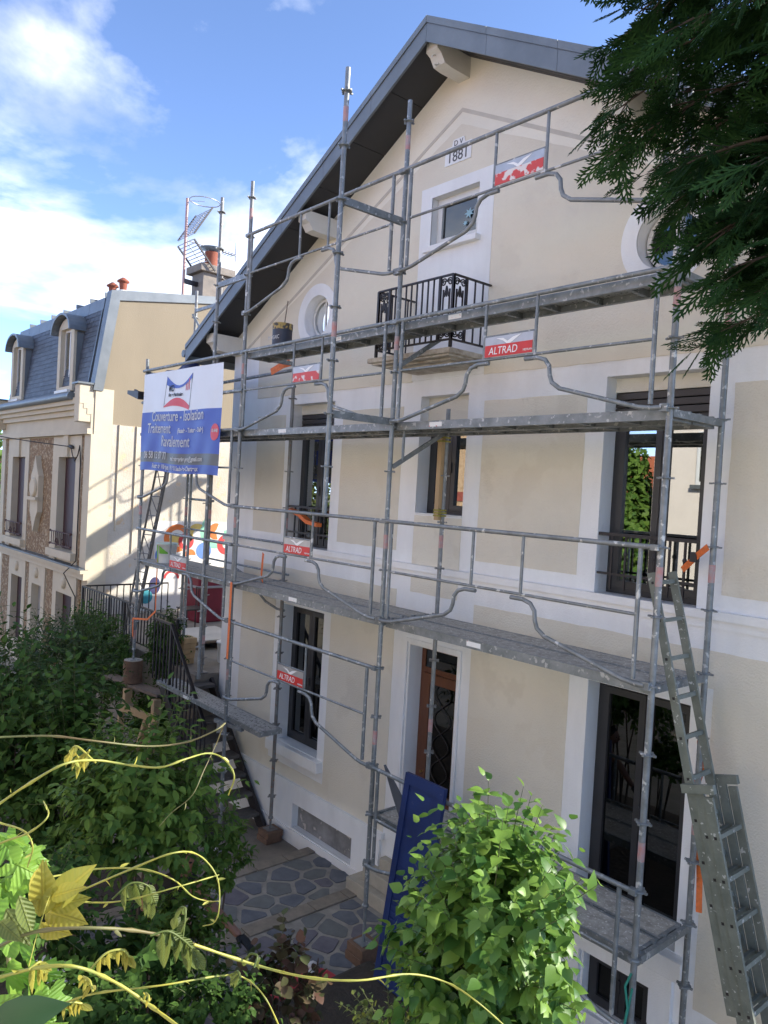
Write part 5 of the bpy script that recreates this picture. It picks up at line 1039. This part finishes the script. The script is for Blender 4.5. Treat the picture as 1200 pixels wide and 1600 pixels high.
# ---------------------------------------------------------------- climbing vine in the foreground
VSTEM = mat('yellow_green_vine_stem', (.42,.38,.055), .5, col2=(.24,.27,.06), scale=20); VDARK = mat('olive_vine_stem', (.13,.15,.045), .55, col2=(.17,.12,.05), scale=9)
VLEAF = mat('young_yellow_leaflet', (.42,.38,.06), .5, col2=(.30,.32,.06), island=1, trans=.45, vein=.0018); VGREEN = mat('lime_vine_leaf', (.20,.36,.05), .45, col2=(.12,.27,.04), island=1, trans=.45, vein=.0018); VDULL = mat('olive_leaflet', (.15,.19,.045), .5, col2=(.09,.13,.03), island=1, trans=.35, vein=.0018)
vine = thing('climbing_vine', V3(at(-60,1520,1.15)), 'pale yellow green climbing vine shoots arching with young drooping leaflets', 'vine')
def smooth_path(pts, n=6):
    P = [np.array(p, float) for p in pts]; P = [2*P[0]-P[1]]+P+[2*P[-1]-P[-2]]; out = []
    for i in range(1, len(P)-2):
        for k in range(n):
            t = k/n; a, b, c, d = P[i-1:i+3]; out.append(.5*((2*b)+(c-a)*t+(2*a-5*b+4*c-d)*t*t+(3*b-a-3*c+d)*t**3))
    out.append(P[-2]); return out
def shoot(px, D0, D1, r0, r1, m):
    n = len(px); pts = [V3(at(x, y, D0+(D1-D0)*i/(n-1)+.03*math.sin(i*1.7))) for i, (x, y) in enumerate(px)]; q = smooth_path(pts); k = len(q)
    if r1 < .004 and k > 20:
        idx = list(range(9, k-3, 11)); gg = np.random.default_rng(k+int(px[0][1])); single_leaves('bud', m, LANCE_S, np.array([q[i] for i in idx]), frames(np.array([norm(q[i+1]-q[i])*.8+gg.normal(size=3)*.6 for i in idx]), gg.normal(size=(len(idx),3))), gg.uniform(.008,.017,len(idx)), vine)
    MB().tube([tuple(p) for p in q], [(r0+(r1-r0)*i/(k-1))*.70*(1+(.45 if i%9 == 4 else .12*math.sin(i*2.3))) for i in range(k)], 8).build('shoot', m, vine)
shoot([(-60,1158),(0,1152),(80,1150),(150,1158),(230,1166),(290,1160),(335,1142),(352,1130)],1.35,1.5,0.0027,0.0022,VDARK)
shoot([(350,1130),(338,1162),(318,1205),(300,1243),(268,1270),(249,1291)],1.5,1.45,0.0014,0.0009,VDARK)
shoot([(-60,1295),(0,1255),(40,1228),(100,1194),(150,1188),(200,1195),(250,1199),(290,1186),(325,1177),(350,1186),(366,1212),(357,1242)],1.15,1.3,0.0030,0.0016,VSTEM)
shoot([(-60,1352),(0,1318),(45,1301),(75,1275),(68,1252)],1.05,1.1,0.0026,0.0012,VSTEM); shoot([(-50,1272),(0,1286),(36,1298),(51,1322),(43,1355)],1.1,1.1,0.0025,0.0012,VSTEM)
shoot([(70,1372),(150,1358),(220,1358),(270,1374),(300,1400),(325,1408),(341,1408)],1.2,1.25,0.0022,0.0011,VSTEM)
shoot([(80,1412),(130,1390),(200,1360),(270,1333),(310,1336),(338,1368),(343,1410),(336,1440),(317,1447)],1.15,1.2,0.0024,0.0011,VSTEM); shoot([(60,1400),(140,1410),(200,1406),(280,1385),(342,1367)],1.12,1.2,0.0022,0.0012,VSTEM)
shoot([(-70,1520),(0,1478),(60,1455),(150,1450),(230,1457),(305,1476)],.98,1.04,0.0032,0.0030,VDARK); shoot([(303,1476),(400,1508),(480,1527),(560,1532),(640,1522),(700,1536),(745,1565),(790,1604)],1.04,1.12,0.0029,0.0012,VSTEM)
shoot([(-60,1545),(0,1527),(60,1512),(120,1511),(180,1535),(230,1568),(290,1612)],.95,1.0,0.0031,0.0028,VSTEM); shoot([(60,1590),(95,1570),(150,1552),(250,1540),(350,1524),(385,1530),(415,1560),(440,1612)],1.05,1.1,0.0022,0.0012,VSTEM)
g = np.random.default_rng(21)
def pinnate(px, D, n, L, m, down=True, spread=1.0):
    """compound leaf along a bent stalk; leaflets in pairs"""
    pts = [np.array(V3(at(x, y, D+.01*i))) for i, (x, y) in enumerate(px)]; q = smooth_path([tuple(p) for p in pts]); k = len(q); MB().tube([tuple(p) for p in q], [.0016]*k, 5).build('leaf_stalk', VDULL if m is VDULL else VSTEM, vine)
    P, Dd, Nn, S = [], [], [], []; rt = np.array(RT); up_ = np.array(UP); fw = np.array(FW)
    for i in range(n):
        t = .25+.75*i/max(1,n-1); j = min(k-2, int(t*(k-1))); p = q[j]; tg = norm(q[j+1]-q[max(0,j-1)])
        for s in (-1, 1):
            d = (-up_*.9+tg*.35+fw*s*.45*spread+rt*s*.15) if down else (tg*.6+np.cross(tg, fw)*s*.9+fw*g.uniform(-.2,.2)); P.append(p); Dd.append(d+g.normal(size=3)*.14); Nn.append(-fw*.8+rt*s*.6+up_*.3); S.append(L*g.uniform(.75,1.1)*(1-.25*t))
    P.append(q[-1]); Dd.append(norm(q[-1]-q[-3])+(-up_*.5 if down else 0)); Nn.append(-fw+up_*.4); S.append(L*.9)
    single_leaves('leaflet', m, LANCE, np.array(P), frames(np.array(Dd), np.array(Nn)), np.array(S), vine)
pinnate([(140,1172),(128,1190),(120,1180)],1.25,4,.034,VLEAF); pinnate([(150,1192),(120,1166),(108,1178)],1.25,3,.03,VLEAF)
pinnate([(175,1405),(205,1380),(232,1385),(235,1405)],1.15,5,.045,VDULL); pinnate([(285,1468),(290,1425),(283,1418),(275,1432)],1.05,3,.03,VDULL)
pinnate([(235,1462),(262,1455),(285,1468),(300,1482)],1.02,5,.052,VDULL); pinnate([(140,1516),(165,1490),(190,1484),(202,1495)],1.0,5,.028,VLEAF); pinnate([(145,1550),(140,1532),(130,1526)],1.05,3,.022,VLEAF)
pinnate([(95,1573),(110,1566),(128,1568)],1.05,5,.026,VLEAF); pinnate([(397,1512),(402,1494),(392,1490),(384,1498)],1.06,2,.02,VDULL); pinnate([(375,1528),(372,1518),(366,1520)],1.08,3,.024,VDULL); pinnate([(232,1565),(232,1556),(228,1552)],1.0,2,.016,VLEAF)
pinnate([(45,1515),(62,1503),(66,1512)],.96,4,.034,VLEAF)
# the large compound leaf catching the sun
def leafset(items, D, m):
    P, Dd, Nn, S = [], [], [], []; fw, up_ = np.array(FW), np.array(UP)
    for i, (x0, y0, x1, y1) in enumerate(items):
        a, b = np.array(V3(at(x0,y0,D+.012*(i%3)))), np.array(V3(at(x1,y1,D-.02*(i%2)))); P.append(a); Dd.append(b-a); Nn.append(-fw*.8+up_*.6+g.normal(size=3)*.25); S.append(np.linalg.norm(b-a))
    single_leaves('leaflet', m, LANCE, np.array(P), frames(np.array(Dd), np.array(Nn)), np.array(S), vine)
leafset([(62,1432,68,1347),(70,1428,66,1350),(78,1415,142,1352),(80,1402,130,1384),(78,1418,138,1402),(72,1424,132,1440),(64,1440,90,1472),(62,1450,108,1458),(56,1420,50,1360),(58,1400,40,1440)],1.06,VLEAF)
shoot([(45,1510),(55,1470),(64,1440),(74,1410),(80,1395)],1.0,1.06,0.0010,0.0007,VSTEM)
leafset([(30,1400,52,1462),(0,1440,30,1470),(10,1420,46,1478)],1.0,VDULL); leafset([(-30,1612,104,1566)],.75,mat('deep_green_blade', (.03,.085,.02), .4, var=.2, trans=.1)); leafset([(-40,1590,30,1556),(-30,1660,95,1608)],.9,VGREEN)
# lobed leaves at the window side
def lobed():
    V = [(0,0,0)]; prof = []
    for k in range(41):
        a = -math.pi*.93+2*math.pi*.93*k/40; r = .20+.34*abs(math.cos(2.5*a))**1.3+.12*max(0,math.cos(a)); r *= 1+.09*(-1)**k; V.append((r*math.sin(a), .28+r*math.cos(a)*.9, -.35*r*r+.06*math.sin(5*a)))
    V[0] = (0,.2,.03); return np.array(V), [(0,k,k+1) for k in range(1,41)]
LOB = lobed(); lv = thing('lobed_leaf_creeper', V3(at(-70,1450,1.2)), 'lime green lobed creeper leaves lit by the sun behind the vine shoots', 'creeper'); P, Dd, Nn, S = [], [], [], []; fw, up_, rt = np.array(FW), np.array(UP), np.array(RT)
for i, (x, y, D, s, an) in enumerate(((-20,1300,1.3,.11,10),(15,1345,1.25,.10,40),(40,1360,1.28,.085,70),(5,1395,1.3,.10,-20),(30,1330,1.35,.09,20),(-15,1430,1.22,.12,60),(20,1470,1.22,.10,-30),(35,1510,1.2,.11,50),(-10,1520,1.2,.12,10),(50,1545,1.2,.10,80),(10,1570,1.18,.12,40),(60,1560,1.22,.09,20),(25,1430,1.3,.10,100),(-20,1380,1.3,.12,30),(5,1310,1.34,.09,60),(30,1590,1.15,.12,70))):
    a = R(an); P.append(np.array(V3(at(x,y,D)))); Dd.append(rt*math.cos(a)*.9-up_*math.sin(a)*.8+fw*g.uniform(-.4,.4)); Nn.append(-fw*.5+up_*.6+g.normal(size=3)*.6); S.append(s*.72)
single_leaves('leaf', VGREEN, LOB, np.array(P), frames(np.array(Dd), np.array(Nn)), np.array(S), lv)
MB().tube([V3(at(-80,1260,1.3)),V3(at(-20,1360,1.32)),V3(at(10,1460,1.28)),V3(at(20,1560,1.25)),V3(at(0,1680,1.2))], .004, 6).build('stem', VDARK, lv)
# ---------------------------------------------------------------- trees beyond, and what the panes mirror
def tree(name, label, base, h, c, r, m, n, L, seed):
    g = np.random.default_rng(seed); o = thing(name, base, label, 'tree'); b = Vector(base); b.z = base[2]
    MB().tube([tuple(b), (b.x,b.y,b.z+h*.5), c], [h*.03,h*.022,h*.008], 8).build('trunk', BARK, o); lm = MB(); u = norm(g.normal(size=(n,3))); rad = g.uniform(.35,1,n)**.5*(1+.2*np.sin(5*u[:,0]+1)*np.sin(4*u[:,2])); Pp = np.array(c)+u*np.array(r)*rad[:,None]
    for k in range(14): lm.tube([(b.x,b.y,b.z+h*(.3+.03*k)), tuple(Pp[k])], [h*.009,h*.002], 5, caps=False)
    lm.build('limbs', BARK, o, fix=False); scatter('crown', m, OVATE_S, Pp, frames(g.normal(size=(n,3))+np.array([0,0,-.4]), u+np.array([0,0,.6])), L*g.uniform(.6,1.3,n), o, kind='stuff')
tree('far_tree', 'light green broadleaf tree far behind the townhouse', (-36,3.0,-3.7), 7, (-36,3.0,1.0), (4,3,3), LEAF_MID, 3500, .35, 40)
tree('garden_tree', 'leafy green tree across the garden mirrored in the right upstairs window', (-8.7,-11.5,-3.7), 5.5, (-9.1,-11.0,.9), (1.4,1.3,2.4), LEAF_MID, 8000, .19, 41)
tree('garden_tree', 'yellow green tree across the garden mirrored in the left upstairs window', (-22,-11,-3.7), 5.5, (-22,-11,.6), (2,2,2), LEAF_YEL, 2600, .2, 42)
def gable_house(nm, label, x0, x1, y0, y1, ze, zr, wm, rm, wins, band=None):
    o = thing(nm, ((x0+x1)/2,(y0+y1)/2,-3.7), label, 'house'); MB().box(x0,x1,y0,y1,-3.9,ze).build('wall', wm, o); ym = (y0+y1)/2
    MB().prism([(x0-.3,y0-.4,ze-.1),(x0-.3,ym,zr),(x0-.3,y1+.4,ze-.1)], (x1-x0+.6,0,0)).build('roof', rm, o)
    for a, c, z0, z1 in wins:
        f = MB(); frame_rect(f, a, c, z0, z1, .08, y1+.001, y1+.05); f = f.build('window', NJ, o); MB().box(a+.08,c-.08,y1+.002,y1+.03,z0+.08,z1-.08).build('pane', GLASSD, f); MB().box(a-.1,c+.1,y1+.001,y1+.14,z0-.1,z0-.005).build('sill', mat('dark_sill', (.10,.11,.11), .6), o)
    if band: MB().box(x0,x1,y1+.001,y1+.03,band[0],band[1]).build('brick_band', mat('red_brick_band', (.36,.09,.06), .85, var=.3, scale=9), o)
gable_house('opposite_house', 'cream house opposite, mirrored in the right upstairs window', -7.6, 4.5, -18, -10.5, 5.0, 7.4, mat('cream_wall_opposite', (.72,.64,.55), .85, var=.08, scale=2), ROOFR, [(-6.45,-5.75,1.9,3.2),(-3,-2,1.1,2.6),(0,1,1.1,2.6)])
gable_house('red_roof_house', 'small house with orange roof mirrored in the left pane of the right upstairs window', -18.5, -13.9, -24, -19, .6, 3.4, mat('buff_wall', (.55,.44,.33), .9, var=.15), ROOFR, [(-14.5,-13.4,-1.2,.2)])
gable_house('stone_house', 'sandy rubble stone house mirrored in the small middle window', -21, -12.4, -14.6, -10.6, 4.6, 6.0, mat('sandy_rubble', (.60,.42,.25), .95, col2=(.42,.28,.16), scale=7, bump=.03, bscale=12), ROOFR, [(-19.5,-18.5,-1,.4)], band=(1.15,1.45))
# ---------------------------------------------------------------- person crouching behind the bushes
def skin_body(name, joints, edges, m, parent, sub=2, root=0):
    me = bpy.data.meshes.new(name); off = parent_off(parent); me.from_pydata([(x-off.x,y-off.y,z+ZO-off.z) for x, y, z, r in joints], edges, []); o = bpy.data.objects.new(name, me); COL.objects.link(o); o.parent = parent
    md = o.modifiers.new('skin', 'SKIN'); md.use_smooth_shade = True
    for i, j in enumerate(joints): me.skin_vertices[0].data[i].radius = (j[3], j[3]); me.skin_vertices[0].data[i].use_root = (i == root)
    s = o.modifiers.new('sub', 'SUBSURF'); s.levels = sub; s.render_levels = sub
    dg = bpy.context.evaluated_depsgraph_get(); nm = bpy.data.meshes.new_from_object(o.evaluated_get(dg)); o.modifiers.clear(); o.data = nm; nm.materials.clear(); nm.materials.append(m); nm.polygons.foreach_set('use_smooth', [True]*len(nm.polygons)); return o
SKIN = mat('tanned_skin', (.30,.15,.10), .55, var=.12, scale=9); CLOTH = mat('dark_work_clothes', (.025,.025,.03), .85, var=.3, scale=8, bump=.004, bscale=30); HAIR = mat('black_hair', (.012,.010,.009), .6, var=.3, scale=30); GLOVE = mat('black_glove', (.012,.012,.014), .7, var=.3)
J_ = lambda px, py, D: V3(at(px, py, D))
el, hd, sh, ck, pv, hdp = at(322,1408,6.55), at(376,1464,6.4), at(296,1372,6.7), at(278,1385,6.8), at(238,1402,7.0), at(292,1345,6.65)
ps = thing('person', (pv.x,pv.y,-3.62), 'bending worker in dark clothes reaching out a bare forearm and black glove', 'person')
ex, ey, ez = el; hx, hy, hz = hd; g2 = -3.60
mid_ = (ck+pv)/2; nk = ck+(hdp-ck)*.55; s2 = ck+(ck-sh)*1.0+Vector((.02,.05,0)); bk = Vector((pv.x,pv.y,0))
J = [V3(pv)+(.15,), V3(mid_)+(.14,), V3(ck)+(.15,), V3(nk)+(.06,), V3(hdp)+(.055,), V3(sh)+(.066,), (ex,ey,ez,.05), (ex+(hx-ex)*.3,ey+(hy-ey)*.3,ez+(hz-ez)*.3,.048), (hx,hy,hz,.032),
     V3(s2)+(.066,), V3(s2+Vector((.1,.1,-.26)))+(.05,), V3(s2+Vector((.28,.0,-.42)))+(.036,),
     (pv.x,pv.y-.1,pv.z-.12,.095), (pv.x+.08,pv.y-.12,(pv.z+g2)/2,.07), (pv.x,pv.y-.13,g2+.1,.05), (pv.x,pv.y+.12,pv.z-.12,.095), (pv.x+.08,pv.y+.14,(pv.z+g2)/2,.07), (pv.x,pv.y+.15,g2+.1,.05)]
E_ = [(0,1),(1,2),(2,3),(3,4),(2,5),(5,6),(6,7),(7,8),(2,9),(9,10),(10,11),(0,12),(12,13),(13,14),(0,15),(15,16),(16,17)]
body = skin_body('body', J, E_, SKIN, ps)
# clothes follow the body: shirt with short sleeves, trousers
skin_body('shirt', [V3(pv+Vector((0,0,.04)))+(.165,), J[1][:3]+(.158,), J[2][:3]+(.168,), V3(ck.lerp(nk,.6))+(.085,), J[5][:3]+(.08,), V3(sh.lerp(el,.5))+(.068,), J[9][:3]+(.08,), V3(s2+Vector((.05,.05,-.13)))+(.064,)], [(0,1),(1,2),(2,3),(2,4),(4,5),(2,6),(6,7)], CLOTH, ps)
skin_body('trousers', [V3(pv+Vector((0,0,-.02)))+(.165,)]+[J[k][:3]+(J[k][3]+.016,) for k in (12,13,14,15,16,17)], [(0,1),(1,2),(2,3),(0,4),(4,5),(5,6)], CLOTH, ps)
hc = hdp+Vector((.04,0,.04)); hb = blob(V3(hc), (.10,.078,.115), SKIN, 'head', ps, 2, 3, .02); blob((hc.x-.02,hc.y,hc.z+.025), (.105,.086,.108), HAIR, 'hair', hb, 3, 3, .04)
for s in (-1,1): blob((hc.x+.088,hc.y+s*.032,hc.z+.005), (.012,.013,.009), HAIR, 'eye', hb, 4, 2, 0); blob((hc.x,hc.y+s*.08,hc.z), (.02,.012,.03), SKIN, 'ear', hb, 5, 2, 0)
MB().bar((hc.x+.09,hc.y,hc.z-.0),(hc.x+.118,hc.y,hc.z-.03),.026,.03).build('nose', SKIN, hb); MB().bar((hc.x+.086,hc.y-.026,hc.z-.058),(hc.x+.086,hc.y+.026,hc.z-.058),.012,.012).build('mouth', mat('lips', (.28,.10,.08), .5), hb)
dr = (Vector((hx,hy,hz))-Vector((ex,ey,ez))).normalized(); sd = dr.cross(Vector((0,0,1))).normalized(); dn = dr.cross(sd); w0 = Vector((hx,hy,hz))
HJ = [V3(w0-dr*.03)+(.034,), V3(w0+dr*.05)+(.042,)]; HE = [(0,1)]
for k, (s, l) in enumerate(((-1.4,.07),(-.5,.085),(.45,.08),(1.3,.065))):
    a1 = w0+dr*.085+sd*s*.022; a2 = a1+dr*l*.5+Vector((0,0,-.01)); a3 = a2+dr*l*.25+Vector((0,0,-.03)); n = len(HJ); HJ += [V3(a1)+(.013,), V3(a2)+(.011,), V3(a3)+(.009,)]; HE += [(1,n),(n,n+1),(n+1,n+2)]
a1 = w0+dr*.02+sd*.05; a2 = a1+dr*.04+sd*.015+Vector((0,0,-.02)); n = len(HJ); HJ += [V3(a1)+(.015,), V3(a2)+(.011,)]; HE += [(0,n),(n,n+1)]
skin_body('gloved_hand', HJ, HE, GLOVE, ps, 1)
for s in (-1,1): q = J[14] if s < 0 else J[17]; MB().bevbox(q[0]-.09,q[0]+.18,q[1]-.05,q[1]+.05,-3.70 if q[0] < -5.35 else -3.66,-3.46,.03).build('shoe', CLOTH, ps)
